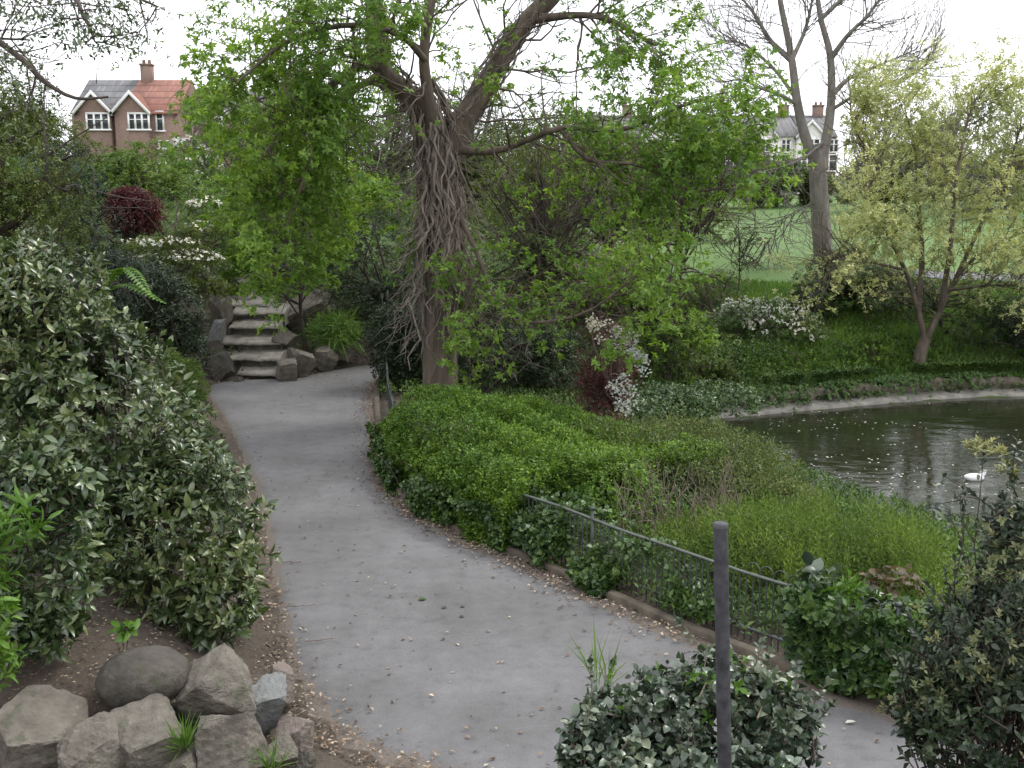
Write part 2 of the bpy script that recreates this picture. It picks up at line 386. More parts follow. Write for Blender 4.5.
def inside(poly, x, y):
    c = np.zeros(len(x), bool); px, py = poly[:, 0], poly[:, 1]; j = len(poly) - 1
    for i in range(len(poly)):
        k = ((py[i] > y) != (py[j] > y)) & (x < (px[j] - px[i]) * (y - py[i]) / (py[j] - py[i] + 1e-12) + px[i]); c ^= k; j = i
    return c
def segdist(poly, x, y):
    d = np.full(len(x), 1e9)
    for i in range(len(poly)):
        a, b = poly[i], poly[(i + 1) % len(poly)]; e = b - a; l2 = e @ e + 1e-12
        t = np.clip(((x - a[0]) * e[0] + (y - a[1]) * e[1]) / l2, 0, 1)
        d = np.minimum(d, (x - a[0] - t * e[0]) ** 2 + (y - a[1] - t * e[1]) ** 2)
    return np.sqrt(d)
def sst(a, b, x):
    t = np.clip((x - a) / (b - a), 0, 1); return t * t * (3 - 2 * t)

CTRL = np.array([
 (0, 0, 2.5), (-5, -1, 2.4), (5, -1, 2.3), (0, -6, 2.6), (0, 2, 2.35), (0, 3.4, 1.75), (0, 5, .9), (0, 6.3, .12), (1.2, 5, .75), (2.6, 4.2, 1.1), (5, 2.6, 1.2), (-1.5, 6, .35), (-3, 4, 1.4), (-3, 6, .1), (-4.5, 5.8, .2), (-6, 5.5, .8),
 (-2.4, 7.1, .05), (-2.7, 7.7, .22), (-3.0, 8.2, .42), (-3.6, 8.3, .6), (-3.6, 7.5, .52), (-4.4, 7.6, .58), (-3.0, 7.3, .4), (-2.3, 7.2, .16), (-3.7, 6.6, .12), (-2.9, 6.6, .05), (-4.5, 6.7, 0), (-5.2, 8.2, .6), (-3.8, 9.6, .75), (-6, 9.5, 1.5), (-5.2, 12, 1.4), (-8, 12, 2.3), (-7, 17, 1.5), (-12, 15, 3.2), (-10, 22, 2.4), (-8.9, 25, .7), (-9.2, 28, 2.0), (-7, 29.4, 1.3), (-6.6, 27.7, .65), (-6.8, 26.6, .1), (-6, 33, 2.6), (-4.6, 29.2, .6), (-3, 34, 1.6),
 (-15, 30, 4), (-10, 45, 5), (-30, 40, 6.5), (-45, 85, 8.5), (-22, 85, 7.4), (0, 60, 3.8), (0, 85, 5.8), (-60, 20, 6), (-30, 10, 4),
 (0, 14, .1), (1.5, 18, -.05), (-1.4, 20.5, .05), (1, 24, .15), (3, 27, .3), (2, 30, .5), (5, 31, .7), (4, 36, 1.8), (3.5, 12, -.05), (5, 10, 0), (4, 18, -.4),
 (8, 30, .35), (12, 31, .5), (8, 34, 1.25), (14, 35, 1.45), (8, 40, 2.0), (15, 40, 2.1), (28, 40, 2.2), (28, 33, 1.), (10, 60, 3.1), (24, 60, 3.3), (10, 90, 4.9), (30, 90, 5.2), (20, 112, 6.2), (60, 100, 7),
 (10, 200, 11), (-60, 200, 15), (90, 200, 12), (100, 50, 4), (40, 20, 1), (20, 7, .1), (15, 2, .4), (30, -5, 1), (-400, 400, 22), (400, 400, 20), (-400, -300, 5), (400, -300, 3), (0, 500, 20)], float)
_A = np.linalg.norm(CTRL[:, None, :2] - CTRL[None, :, :2], axis=-1)
_n = len(CTRL); _K = np.zeros((_n + 1, _n + 1)); _K[:_n, :_n] = -_A - .05 * np.eye(_n) * 0; _K[:_n, _n] = 1; _K[_n, :_n] = 1
_W = np.linalg.solve(_K, np.r_[CTRL[:, 2], 0])
def ground(x, y, under=True):
    x = np.atleast_1d(np.asarray(x, float)); y = np.atleast_1d(np.asarray(y, float)); sh = x.shape; x = x.ravel(); y = y.ravel()
    z = np.empty(len(x))
    for s in range(0, len(x), 20000):
        e = slice(s, s + 20000); z[e] = -np.hypot(x[e, None] - CTRL[:, 0], y[e, None] - CTRL[:, 1]) @ _W[:_n] + _W[_n]
    z += .05 * snoise(np.c_[x, y, x * 0], 3, 1.1) * (np.hypot(x, y) < 60)
    near = (np.abs(x) < 25) & (y > -5) & (y < 45)
    if near.any():
        i = np.where(near)[0]; xi, yi = x[i], y[i]
        d = segdist(PATH_POLY, xi, yi); ins = inside(PATH_POLY, xi, yi)
        w_ = np.where(ins, 0, sst(.0, 1.1, d)); z[i] = z[i] * w_ + (1 - w_) * np.where(ins & (d > .1), -.06, .0)
    pn = (x > -2) & (x < 40) & (y > 4) & (y < 36)
    if pn.any():
        i = np.where(pn)[0]; xi, yi = x[i], y[i]
        d = segdist(POND, xi, yi); ins = inside(POND, xi, yi)
        w_ = sst(.6, 2.6, d)
        z[i] = np.where(ins, -.9 - 1.0 * sst(0, 1.5, d), z[i] * w_ + (1 - w_) * np.where(yi > 22, np.where(d < .5, -1.15, -.55), -.75))
    return z.reshape(sh)
def g1(x, y): return float(ground(x, y)[0])
def onG(x, y, dz=0): return np.array([x, y, g1(x, y) + dz])

def lawn_mask(x, y): return (y > 37 + 1.0 * np.sin(x * .5)) & (y < 100) & (x > 4.5 + (y - 37) * .02) & (x < 75)
def build_ground():
    # finer cells near the camera, coarse to the horizon
    u = np.linspace(-1, 1, 330); xs = 60 * u + 560 * np.sign(u) * np.abs(u) ** 5
    v = np.linspace(-.32, 1, 330); ys = 62 * v + 620 * np.sign(v) * np.abs(v) ** 5
    X, Y = np.meshgrid(xs, ys); Z = ground(X, Y)
    vv = np.c_[X.ravel(), Y.ravel(), Z.ravel()]; nx = len(xs)
    i = (np.arange(len(ys) - 1)[:, None] * nx + np.arange(nx - 1)[None]).ravel()
    q = np.stack([i, i + 1, i + nx + 1, i + nx], 1); c = vv[q].mean(1)
    lm = lawn_mask(c[:, 0], c[:, 1])
    for name, mat, sel in (('ground', M['soil'], ~lm), ('lawn', M['lawn'], lm)):
        mb = MB(); uq, inv = np.unique(q[sel], return_inverse=True); mb.add(vv[uq], inv.reshape(-1, 4))
        o = mb.build(name, mat, smooth=True); tag(o, kind='structure')
        a = o.data.attributes.new('green', 'FLOAT', 'POINT')
        x, y = vv[uq, 0], vv[uq, 1]
        a.data.foreach_set('value', np.clip(sst(26, 34, y) + sst(3, 6, x) * sst(10, 14, y), 0, 1).astype(np.float32))
build_ground()

def build_path():
    k = 26; f = np.linspace(0, 1, k)
    V = PL[:, None] * (1 - f)[None, :, None] + PR[:, None] * f[None, :, None]
    wd = np.linalg.norm(PL - PR, axis=1)[:, None]
    e = np.minimum(f, 1 - f)[None] * wd
    z = .02 * np.sin(f * math.pi)[None] - .05 + .056 * sst(0, .3, np.where((f < .5)[None], e, .3 + 0 * e))
    vv = np.concatenate([V, z[..., None]], -1).reshape(-1, 3)
    i = (np.arange(NP - 1)[:, None] * k + np.arange(k - 1)[None]).ravel()
    o = MB().add(vv, np.stack([i, i + 1, i + k + 1, i + k], 1)).build('path', M['path'], smooth=True); tag(o, kind='structure')
    a = o.data.attributes.new('edge', 'FLOAT', 'POINT'); a.data.foreach_set('value', (1 - sst(0, .38, e)).ravel().astype(np.float32) * .7)
    # kerb
    mb = MB(); t = nrm(np.gradient(PR, axis=0)); nr = np.c_[t[:, 1], -t[:, 0]]
    prof = [(0.0, -.05), (0.0, .075), (.02, .09), (.1, .09), (.12, .075), (.12, -.05)]
    rg = np.random.default_rng(5)
    ring = np.stack([np.c_[PR + nr * a_, np.full(NP, b_)] for a_, b_ in prof], 1); ring[:, :, 2] += np.where(ring[:, :, 2] > 0, rg.normal(0, .004, NP)[:, None], 0)
    m = len(prof); i = np.arange(NP - 1)[:, None] * m; j = np.arange(m - 1)[None]
    q = np.stack([i + j, i + j + 1, i + m + j + 1, i + m + j], -1).reshape(-1, 4)
    tag(mb.add(ring.reshape(-1, 3), q).build('kerb', M['brickdark']), kind='structure')
    return nr
NR = build_path()

# pond
_c = POND[:-1]; tris = None
import bmesh
bm = bmesh.new(); vs = [bm.verts.new((x, y, WZ)) for x, y in _c]; bm.faces.new(vs); bm.normal_update()
if bm.faces[:][0].normal.z < 0: bm.faces[:][0].normal_flip()
me = bpy.data.meshes.new('pond_water'); bm.to_mesh(me); bm.free(); me.materials.append(M['water'])
tag(bpy.data.objects.new('pond_water', me), kind='structure'); COL.objects.link(bpy.data.objects['pond_water'])

def pond_edging():
    seg = POND[(POND[:, 1] > 22.5) & ((POND[:, 0] < 12) | (POND[:, 1] > 20))]
    # far shore only, ordered from right to left
    k0 = int(np.argmax(POND[:, 0])); seg = spline(POND[k0:-1:3], 120)
    t = nrm(np.gradient(seg, axis=0)); nr = np.c_[t[:, 1], -t[:, 0]]
    if inside(POND, *(seg[60:61] + nr[60:61] * .3).T)[0]: nr = -nr
    root = thing('pond_edging', 'low curved pale concrete edging with dark stone wall along the far pond shore', 'edging', (*seg[60], WZ))
    def sweep(prof, name, mat, seed, jit):
        rg = np.random.default_rng(seed)
        ring = np.stack([np.c_[seg + nr * a, np.full(len(seg), b)] for a, b in prof], 1)
        ring[:, :, 2] += rg.normal(0, jit, (len(seg), 1)); m = len(prof)
        i = np.arange(len(seg) - 1)[:, None] * m; j = np.arange(m - 1)[None]
        MB().add(ring.reshape(-1, 3), np.stack([i + j, i + j + 1, i + m + j + 1, i + m + j], -1).reshape(-1, 4)).build(name, mat, root)
    sweep([(-.1, WZ - .3), (-.1, WZ + .06), (0, WZ + .09), (.3, WZ + .2), (.3, WZ - .1)], 'coping', M['conc'], 1, .008)
    sweep([(.305, WZ + .1), (.31, WZ + .42), (.4, WZ + .48), (.72, WZ + .46), (.75, WZ)], 'stone_wall', M['brickdark'], 2, .03)
pond_edging()

# ------------------------------------------------------------------ generic plants
def shrub(name, label, cat, base, lobes, n, mat, leafL, leafW, k=6, Lt=.12, full=False, ang=(75, 25), up=.35, seed=1, cut=-.4, nsc=2., shell=(.55, 1.05), stemr=.02, nst=14, smat='bark_dark', grav=.1, zmin=None, rand=.35, extra=None, group=None, lump=.16, low=-.55, droop=.15, twig=False, shoot=None):
    rng = np.random.default_rng(seed); root = thing(name, label, cat, base, group)
    p, nn = cloud(rng, lobes, n, shell, cut, nsc, zmin, lump, low)
    D = nrm(nn * .7 + np.array([0, 0, up]) + rng.normal(0, rand, p.shape))
    mb = MB(); b, d, n_ = rosette(rng, p, D, Lt, k, ang, grav=grav)
    s = rng.uniform(.6, 1.2, len(b)) * np.repeat(rng.uniform(.65, 1.25, len(p)), k); leaves(mb, b, d, n_, leafL * s, leafW * s * rng.uniform(.8, 1.15, len(b)), full, droop=np.repeat(rng.uniform(0, .38, len(p)), k)[:, None] if full else droop)
    sh = []
    if shoot:
        q = rng.choice(np.where(nn[:, 2] > .1)[0], shoot[0]); ln = shoot[1] * rng.uniform(.5, 1.2, len(q))
        ds = nrm(nn[q] * .5 + np.array([0, 0, .7]) + rng.normal(0, .25, (len(q), 3))); tp_ = p[q] + ds * ln[:, None]
        b, d, n_ = rosette(rng, tp_, ds, ln * .75, 12, (70, 15)); s = rng.uniform(.5, 1.0, len(b)); leaves(mb, b, d, n_, leafL * s, leafW * s, full, droop=droop)
        sh = [(np.array([a_, (a_ + e_) / 2 + rng.normal(0, .01, 3), e_]), np.array([.005, .004, .002])) for a_, e_ in zip(p[q] - ds * .1, tp_)]
    mb.build('foliage', mat if not isinstance(mat, str) else M[mat], root)
    if nst:
        sel = rng.choice(len(p), min(nst, len(p)), replace=False); lb = np.asarray(lobes)[:, :3].mean(0)
        L = stems(rng, base, p[sel] * .92 + lb * .08, stemr)
        if twig: L += [(np.array([a_ - d_ * Lt * 2.2, a_ - d_ * Lt * .8 , a_]), np.array([.006, .004, .002]) * max(1, stemr / .02)) for a_, d_ in zip(p[::2], D[::2])]
        for grp in ([[l] for l in L] if len(L) <= 12 and not sh else [L + sh]):
            tubes(mb2 := MB(), grp, 4); mb2.build('stem', M[smat], root)
    if extra:
        for (nm, frac, mt, eL, eW, ek, eang, eshell, ecut) in extra:
            p2, n2 = cloud(rng, lobes, int(n * frac), eshell, ecut, nsc * 1.3, zmin, lump, .0)
            D2 = nrm(n2 * .6 + np.array([0, 0, .5]) + rng.normal(0, .25, p2.shape)); mb = MB()
            b, d, n_ = rosette(rng, p2, D2, .03, ek, eang); s = rng.uniform(.7, 1.2, len(b)); leaves(mb, b, d, n_, eL * s, eW * s)
            mb.build(nm, M[mt], root)
    return root

def lob(px, py, Y, rx, rz, ry=None):
    """lobe measured in the photo: centre pixel at depth Y, pixel radii"""
    c = P(px, py, Y); s = Y / 1000.0 * 1.03
    return (*c, rx * s, (ry if ry is not None else (rx + rz) / 2) * s, rz * s)

def tree(name, label, cat, base, lines, tips, leafmat_, leafL, leafW, k, ang=(80, 50), Lt=.1, seed=1, bark='bark', sides=6, up=.5, grav=.15, jit=.12, mult=1, group=None, trunk_lines=None, rand=.4):
    rng = np.random.default_rng(seed); root = thing(name, label, cat, base, group)
    mb = MB(); tubes(mb, trunk_lines if trunk_lines is not None else lines[:1], 12); mb.build('trunk', M[bark], root, True)
    rest = lines if trunk_lines is not None else lines[1:]
    mb = MB(); big = [l for l in rest if l[1][0] > .05]; sm = [l for l in rest if l[1][0] <= .05]
    tubes(mb, big, 7); tubes(mb, sm, 3 if sides < 5 else 4); mb.build('branch', M[bark], root, True)
    if leafmat_:
        p = np.repeat(np.array([t[0] for t in tips]), mult, 0); D = np.repeat(np.array([t[1] for t in tips]), mult, 0)
        p = p + rng.normal(0, jit, p.shape); D = nrm(D * .5 + np.array([0, 0, up]) + rng.normal(0, rand, D.shape))
        mb = MB(); b, d, n_ = rosette(rng, p, D, Lt, k, ang, grav=grav); s = rng.uniform(.6, 1.2, len(b)) * np.repeat(rng.uniform(.7, 1.2, len(p)), k)
        leaves(mb, b, d, n_, leafL * s, leafW * s, False, droop=.25)
        mb.build('crown', M[leafmat_], root)
    return root

def rock(name, label, c, size, seed, mat='rock', cuts=13, rz=0., tilt=0., group=None, sub=5, rough=.07, cat='rock'):
    rng = np.random.default_rng(seed); bm = bmesh.new(); bmesh.ops.create_icosphere(bm, subdivisions=sub, radius=1)
    v = np.array([x.co[:] for x in bm.verts])
    ax = np.linalg.qr(rng.normal(0, 1, (3, 3)) * .35 + np.eye(3))[0]
    pl_ = [(nrm(sg * a + rng.normal(0, .16, 3)), rng.uniform(.5, .72)) for a in ax for sg in (1, -1)] + [(nrm(rng.normal(0, 1, 3)), rng.uniform(.6, .82)) for _ in range(5)]
    if cuts <= 4: pl_ = pl_[:0] + [(nrm(rng.normal(0, 1, 3)), rng.uniform(.72, .9)) for _ in range(cuts)]
    for n, h in pl_:
        d = v @ n; v -= np.outer(np.maximum(d - h, 0) * .97, n)
    if cuts > 4: v *= 1.25
    v *= (1 + rough * .6 * snoise(v, seed + 50, 2.0) + rough * .4 * snoise(v, seed + 51, 6) + rough * .3 * snoise(v, seed + 52, 15))[:, None]
    v = v * np.asarray(size)
    ca, sa = math.cos(tilt), math.sin(tilt); v = np.c_[v[:, 0] * ca + v[:, 2] * sa, v[:, 1], -v[:, 0] * sa + v[:, 2] * ca]
    ca, sa = math.cos(rz), math.sin(rz); v = np.c_[v[:, 0] * ca - v[:, 1] * sa, v[:, 0] * sa + v[:, 1] * ca, v[:, 2]]
    for x, co in zip(bm.verts, v): x.co = co
    me = bpy.data.meshes.new(name); bm.to_mesh(me); bm.free(); me.materials.append(M[mat])
    me.polygons.foreach_set('use_smooth', np.zeros(len(me.polygons), bool) if cuts > 4 else np.ones(len(me.polygons), bool))
    o = bpy.data.objects.new(name, me); COL.objects.link(o); o.location = [float(a) for a in c]
    return tag(o, label, cat, group)

# ------------------------------------------------------------------ houses
def house(label, xc, Y, zb, wdt, dep, hw, hr, wall, roofm, gables=(), windows=(), chim=(), group='houses on the hill beyond the park', name='house', barge=True):
    """front faces -Y; xc centre, zb ground, hw wall height, hr roof height"""
    root = thing(name, label, 'house', (xc, Y, zb), group)
    mb = MB(); mb.box((xc, Y + dep / 2, zb + hw / 2 - 1), (wdt, dep, hw + 2))
    for s in (-1, 1):
        x = xc + s * wdt / 2
        mb.add([(x, Y, zb + hw), (x, Y + dep, zb + hw), (x, Y + dep / 2, zb + hw + hr - .06)], t=[[0, 1, 2]])
    wl = mb.build('wall', wall, root)
    mb = MB(); e = .3; x0, x1 = xc - wdt / 2 - .01, xc + wdt / 2 + .01; ys, ym, ye = Y - e, Y + dep / 2, Y + dep + e
    sl_ = hr / (dep / 2); z0 = zb + hw - e * sl_; z1 = zb + hw + hr; th = .12
    A = [(x0, ys, z0), (x1, ys, z0), (x1, ym, z1), (x0, ym, z1), (x1, ye, z0), (x0, ye, z0)]
    B = [(a, b, c + th) for a, b, c in A]
    mb.add(A + B, [[6, 7, 8, 9], [9, 8, 10, 11], [0, 3, 2, 1], [3, 5, 4, 2], [0, 1, 7, 6], [5, 11, 10, 4], [0, 6, 9, 3], [3, 9, 11, 5], [1, 2, 8, 7], [2, 4, 10, 8]])
    rf = mb.build('roof', roofm, root)
    for cx, cw, ch in chim:
        m2 = MB().box((cx, ym, z1 + ch / 2 - .6), (cw, .7, ch + 1.2)).box((cx, ym, z1 + ch + .06), (cw + .15, .85, .14))
        for q in (-.25, .25): m2.box((cx + q * cw, ym, z1 + ch + .3), (.22, .22, .36))
        m2.v = [v - np.array(root.location) for v in m2.v]
        c = m2.build('chimney', M['brick'], None); c.parent = rf
    for gx, gw, gz, gh, gmat in gables:      # projecting gabled bay: centre, width, eaves z, apex rise
        yf = Y - .7; zz = zb + gz
        mb = MB().box((gx, yf + .75, zb + gz / 2 - 1), (gw, 1.5, gz + 2))
        mb.add([(gx - gw / 2, yf, zz), (gx + gw / 2, yf, zz), (gx, yf, zz + gh)], t=[[0, 1, 2]])
        mb.build('gable_bay', gmat, root)
        mb = MB(); yb = ym
        for s in (-1, 1):
            ex = gx + s * (gw / 2 + .25); ez = zz - .25 * gh / (gw / 2)
            mb.add([(gx, yf - .2, zz + gh + .02), (ex, yf - .2, ez), (ex, yb, ez), (gx, yb, zz + gh + .02), (gx, yf - .2, zz + gh + .14), (ex, yf - .2, ez + .12), (ex, yb, ez + .12), (gx, yb, zz + gh + .14)],
                   [[0, 1, 2, 3], [4, 7, 6, 5], [0, 4, 5, 1], [1, 5, 6, 2], [3, 2, 6, 7]])
        mb.build('gable_roof', roofm, root)
        mb = MB()
        for s in (-1, 1):
            ex = gx + s * (gw / 2 + .28); ez = zz - .28 * gh / (gw / 2); yy = yf - .26; t = .34
            mb.add([(gx, yy, zz + gh + .2), (ex, yy, ez + .2), (ex, yy, ez + .2 - t), (gx, yy, zz + gh + .2 - t), (gx, yy + .05, zz + gh + .2), (ex, yy + .05, ez + .2), (ex, yy + .05, ez + .2 - t), (gx, yy + .05, zz + gh + .2 - t)],
                   [[0, 1, 2, 3], [4, 7, 6, 5], [0, 4, 5, 1], [2, 6, 7, 3], [1, 5, 6, 2]])
        mb.build('bargeboard', M['white'], root)
    for wx, wz, ww, wh, proj, nb in windows:
        yf = Y - proj - .06; fr = MB(); t = .14
        fr.box((wx, yf, zb + wz + wh / 2 - t / 2), (ww, .12, t)).box((wx, yf, zb + wz - wh / 2 + t / 2), (ww + .2, .2, t))
        for q in range(nb + 1): fr.box((wx - ww / 2 + t / 2 + q * (ww - t) / nb, yf, zb + wz), (t, .11, wh - 2 * t))
        fr.box((wx, yf, zb + wz + wh * .12), (ww - 2 * t, .08, .07))
        f = fr.build('window', M['white'], root)
        pm = MB().box((wx, yf + .045, zb + wz), (ww - .03, .03, wh - .03)); pm.v = [v - np.array(root.location) for v in pm.v]
        pn = pm.build('pane', M['glass'], None); pn.parent = f
    return root

def hx(px, Y): return P(px, 120, Y)[0]
def hz(py, Y): return P(512, py, Y)[2]
YH = 85.; zb = hz(150, YH) - 2.6; u = YH / 1000 * 1.0
for lab, xa, xb, gx, rm, wins, ch in (
    ('brick house with grey slate roof and white edged gable, beside the red roofed one', 72, 124, 97, 'slate', [(101.5, 122.5, 23, 17, .7, 3), (84, 126, 8, 10, 0, 1)], ()),
    ('brick house with red tiled roof, white edged gable and tall chimney', 124.3, 179, 134.5, 'redtile', [(142, 122.5, 21, 17, .7, 3), (160, 121.5, 8.5, 20, 0, 1), (163, 145, 11, 9, 0, 1)], ((133, 11, 16),))):
    x0, x1 = hx(xa, YH), hx(xb, YH)
    house(lab, (x0 + x1) / 2, YH, zb, x1 - x0, 8, hz(112, YH) - zb, 2.95, M['brick'], M[rm],
          [(hx(gx, YH), 32 * u, hz(112, YH) - zb, 1.45, M['brick'])],
          [(hx(a, YH), hz(b, YH) - zb, c * u, d * u, e, f) for a, b, c, d, e, f in wins],
          [(hx(a, YH), b * u, 1.3) for a, b, c in ch])
Y2 = 92.; u2 = .092
x0, x1 = hx(186, Y2), hx(262, Y2); zb2 = hz(150, Y2) - 3
house('brown brick house half hidden by bare twigs, right of the red roofed house', (x0 + x1) / 2, Y2, zb2, x1 - x0, 8, hz(116, Y2) - zb2, 2.6, M['brick_brown'], M['slate'], [(hx(214, Y2), 2.9, hz(116, Y2) - zb2, 1.4, M['brick_brown'])],
      [(hx(214, Y2), hz(126, Y2) - zb2, 2.0, 1.5, .7, 3), (hx(250, Y2), hz(126, Y2) - zb2, 1.1, 1.5, 0, 2), (hx(192, Y2), hz(126, Y2) - zb2, .8, 1.5, 0, 1)])
Y3 = 112.; u3 = .112
terr = [(590, 640, 'brick', 'slate', 'brick terrace house with white gable, leftmost behind the right hand trees', 3), (640.3, 690, 'render', 'slate', 'white rendered house with slate roof, between brick house and wider white house', 3), (690.3, 742, 'brick_brown', 'slate', 'brown brick house with white window frames, mid terrace beyond the lawn', 3), (742.3, 802, 'render', 'slate', 'white rendered house with slate roof seen left of the tall bare tree', 4), (802.3, 838, 'brick_brown', 'slate', 'brown house with slate roof directly behind the tall bare tree', 3)]
for a, b, wm, rm, lab, nw in terr:
    x0, x1 = hx(a, Y3), hx(b, Y3); zb3 = hz(165, Y3) - 2; xc = (x0 + x1) / 2
    house(lab, xc, Y3, zb3, x1 - x0, 9, hz(136, Y3) - zb3, 2.5, M[wm], M[rm], [(xc - 1.1, 2.8, hz(136, Y3) - zb3, 1.5, M['render'])],
          [(xc - 1.1, hz(146, Y3) - zb3, 2., 1.5, .7, 3), (xc + 1.6, hz(146, Y3) - zb3, 1.1, 1.5, 0, 2), (xc - 1.1, hz(163, Y3) - zb3, 2., 1.6, .7, 3), (xc + 1.6, hz(163, Y3) - zb3, 1., 1.9, 0, 1)], [(x1 - .9, 1.1, 1.1)])

# walk across the lawn
def walk():
    c = spline([(15.6, 38.9), (20, 38.3), (28, 38.7), (60, 41)], 40); t = nrm(np.gradient(c, axis=0)); nr = np.c_[-t[:, 1], t[:, 0]]
    v = np.stack([np.c_[c + nr * s, ground(*(c + nr * s).T) + .03] for s in (-.9, -.3, .3, .9)], 1).reshape(-1, 3)
    i = (np.arange(39)[:, None] * 4 + np.arange(3)[None]).ravel()
    tag(MB().add(v, np.stack([i, i + 1, i + 5, i + 4], 1)).build('lawn_walk', M['tarmac']), kind='structure')
walk()

# ------------------------------------------------------------------ steps and rocks
def steps():
    spec = [(237, 276, 373, 381, 25.6), (226, 274, 358, 366.5, 26.1), (220, 277, 342, 352, 26.7), (228, 276, 326, 336, 27.3), (231, 280, 312, 320, 27.9), (228, 265, 303.5, 310, 28.5)]
    root = thing('stone_steps', 'flight of six rough worn stone steps climbing between boulders', 'steps', G(256, 381, 0))
    for k, (a, b, yt, yb, Y) in enumerate(spec):
        rng = np.random.default_rng(40 + k)
        f0, f1 = P(a, yt + 1.5, Y), P(b, yt + 1.5, Y); zb_ = P(a, yb, Y)[2]
        dep = .95; nx, ny = 15, 7
        xs = np.linspace(f0[0], f1[0], nx); top = (f0[2] + f1[2]) / 2
        edge = .075 * np.cumsum(rng.normal(0, .55, nx)); xs = xs + np.r_[-rng.uniform(0, .15), np.zeros(nx - 2), rng.uniform(0, .15)]; edge -= edge.mean()
        v = []
        for j in range(ny):
            fy = j / (ny - 1)
            for i in range(nx):
                v.append((xs[i] + rng.normal(0, .012), Y + edge[i] * (1 - fy) + fy * dep, top + fy * .2 + rng.normal(0, .005) - (.012 if j == 0 else 0)))
        v = np.array(v); low = v.copy(); low[:, 2] = zb_ - .16
        lip = v[:nx].copy(); lip[:, 2] -= rng.uniform(.03, .05); lip[:, 1] += .015
        rec = lip.copy(); rec[:, 1] += rng.uniform(.12, .24, nx); fr = rec.copy(); fr[:, 2] = zb_ - .16; fr = np.vstack([lip, rec, fr])
        q = [[j * nx + i, j * nx + i + 1, (j + 1) * nx + i + 1, (j + 1) * nx + i] for j in range(ny - 1) for i in range(nx - 1)]
        o = nx * ny; q += [[o + i, o + i + 1, i + 1, i] for i in range(nx - 1)] + [[o + (m_ + 1) * nx + i, o + (m_ + 1) * nx + i + 1, o + m_ * nx + i + 1, o + m_ * nx + i] for m_ in (0, 1) for i in range(nx - 1)]
        o2 = o + 3 * nx
        sides = np.vstack([v[0::nx], low[0::nx], v[nx - 1::nx], low[nx - 1::nx]])
        q += [[o2 + j, o2 + j + 1, o2 + ny + j + 1, o2 + ny + j] for j in range(ny - 1)] + [[o2 + 2 * ny + j, o2 + 3 * ny + j, o2 + 3 * ny + j + 1, o2 + 2 * ny + j + 1] for j in range(ny - 1)]
        MB().add(np.vstack([v, fr, sides]), q).build('step', M['step'], root)
steps()
def rk(px, py, Y, rx, rz, seed, label, mat='rock', ry=None, **kw):
    s = Y / 1000 * 1.03; rock(kw.pop('name', 'rock'), label, P(px, py, Y), (rx * s, (ry or (rx + rz) / 2) * s, rz * s), seed, mat, **kw)
GS = 'rocks around the stone steps'
rk(287, 370, 25.4, 12.5, 12.5, 1, 'round boulder at the right foot of the stone steps', group=GS, cuts=14)
rk(301, 360, 26.0, 14, 13, 2, 'angular boulder just behind the round one at the right foot of the steps', group=GS)
rk(286, 339, 27.0, 11, 9, 3, 'small pale boulder flanking the middle steps on their right', group=GS)
rk(324, 357, 26.9, 11, 12, 4, 'upright grey rock by the path between the boulders and the ivy', group=GS)
rk(346, 356, 27.8, 8, 8, 5, 'small rock left of the pale triangular stone', 'rock_pink', group=GS)
rk(364, 352, 28.6, 16, 19, 6, 'pale triangular stone standing at the far bend of the path', 'rock_pink', group=GS, cuts=16, tilt=.2)
rk(306, 312, 29.0, 30, 16, 7, 'large sloping rock face right of the top steps', group=GS, tilt=-.3)
rk(222, 306, 27.6, 9, 22, 8, 'tall narrow rock left of the upper steps', group=GS)
rk(217, 333, 26.8, 8, 15, 9, 'pointed pale rock left of the middle steps', 'rock_blue', group=GS, tilt=.3)
rk(207, 352, 26.4, 14, 12, 10, 'dark rock low on the left of the middle steps', 'rock_dark', group=GS)
rk(216, 370, 25.7, 20, 16, 11, 'broad dark rock beside the bottom step on its left', 'rock_dark', group=GS)
rk(238, 381, 25.2, 5, 6, 12, 'small mossy stone in front of the bottom step', 'rock_dark', group=GS)
rk(238, 290, 30.0, 20, 12, 13, 'grey rock topping the steps on the left', group=GS)
rk(262, 284, 31.0, 22, 14, 14, 'broad grey rock at the head of the steps', group=GS)
rk(290, 274, 32.0, 22, 13, 15, 'farthest dark rock above the head of the steps', 'rock_dark', group=GS)
rk(246, 299, 29.2, 12, 6, 16, 'low flat rock behind the top step', 'step', group=GS)

GF = 'rocks of the low rockery wall in the left foreground'
def fr(px, py, Y, rx, rz, seed, label, mat='rock', ry=None, **kw): rk(px, py, Y, rx, rz, seed, label, mat, ry, group=GF, **kw)
fr(143, 678, 7.4, 48, 31, 21, 'smooth dark round boulder with a white lichen patch, under the big shrub', 'rock_dark', cuts=2, tilt=-.12, rough=.05)
fr(219, 690, 7.5, 42, 38, 22, 'angular brown grey rock right of the smooth round boulder', cuts=14, tilt=.2)
fr(262, 708, 7.6, 23, 34, 23, 'tilted blue grey slab at the right end of the rockery', 'rock_blue', cuts=16, tilt=.45)
fr(232, 748, 6.95, 46, 42, 24, 'large squarish grey block at the bottom of the rockery', cuts=16, tilt=-.15)
fr(148, 750, 6.9, 44, 48, 25, 'leaning grey rock beneath the smooth round boulder', cuts=14, tilt=.35)
fr(36, 750, 6.95, 58, 52, 26, 'biggest pale grey rock in the bottom left corner', cuts=14, tilt=.1)
fr(98, 762, 6.75, 38, 40, 27, 'grey rock low between the corner rock and the leaning rock', cuts=14)
fr(281, 690, 8.05, 15, 26, 28, 'narrow pinkish rock at the path edge above the other pink one', 'rock_pink', cuts=14)
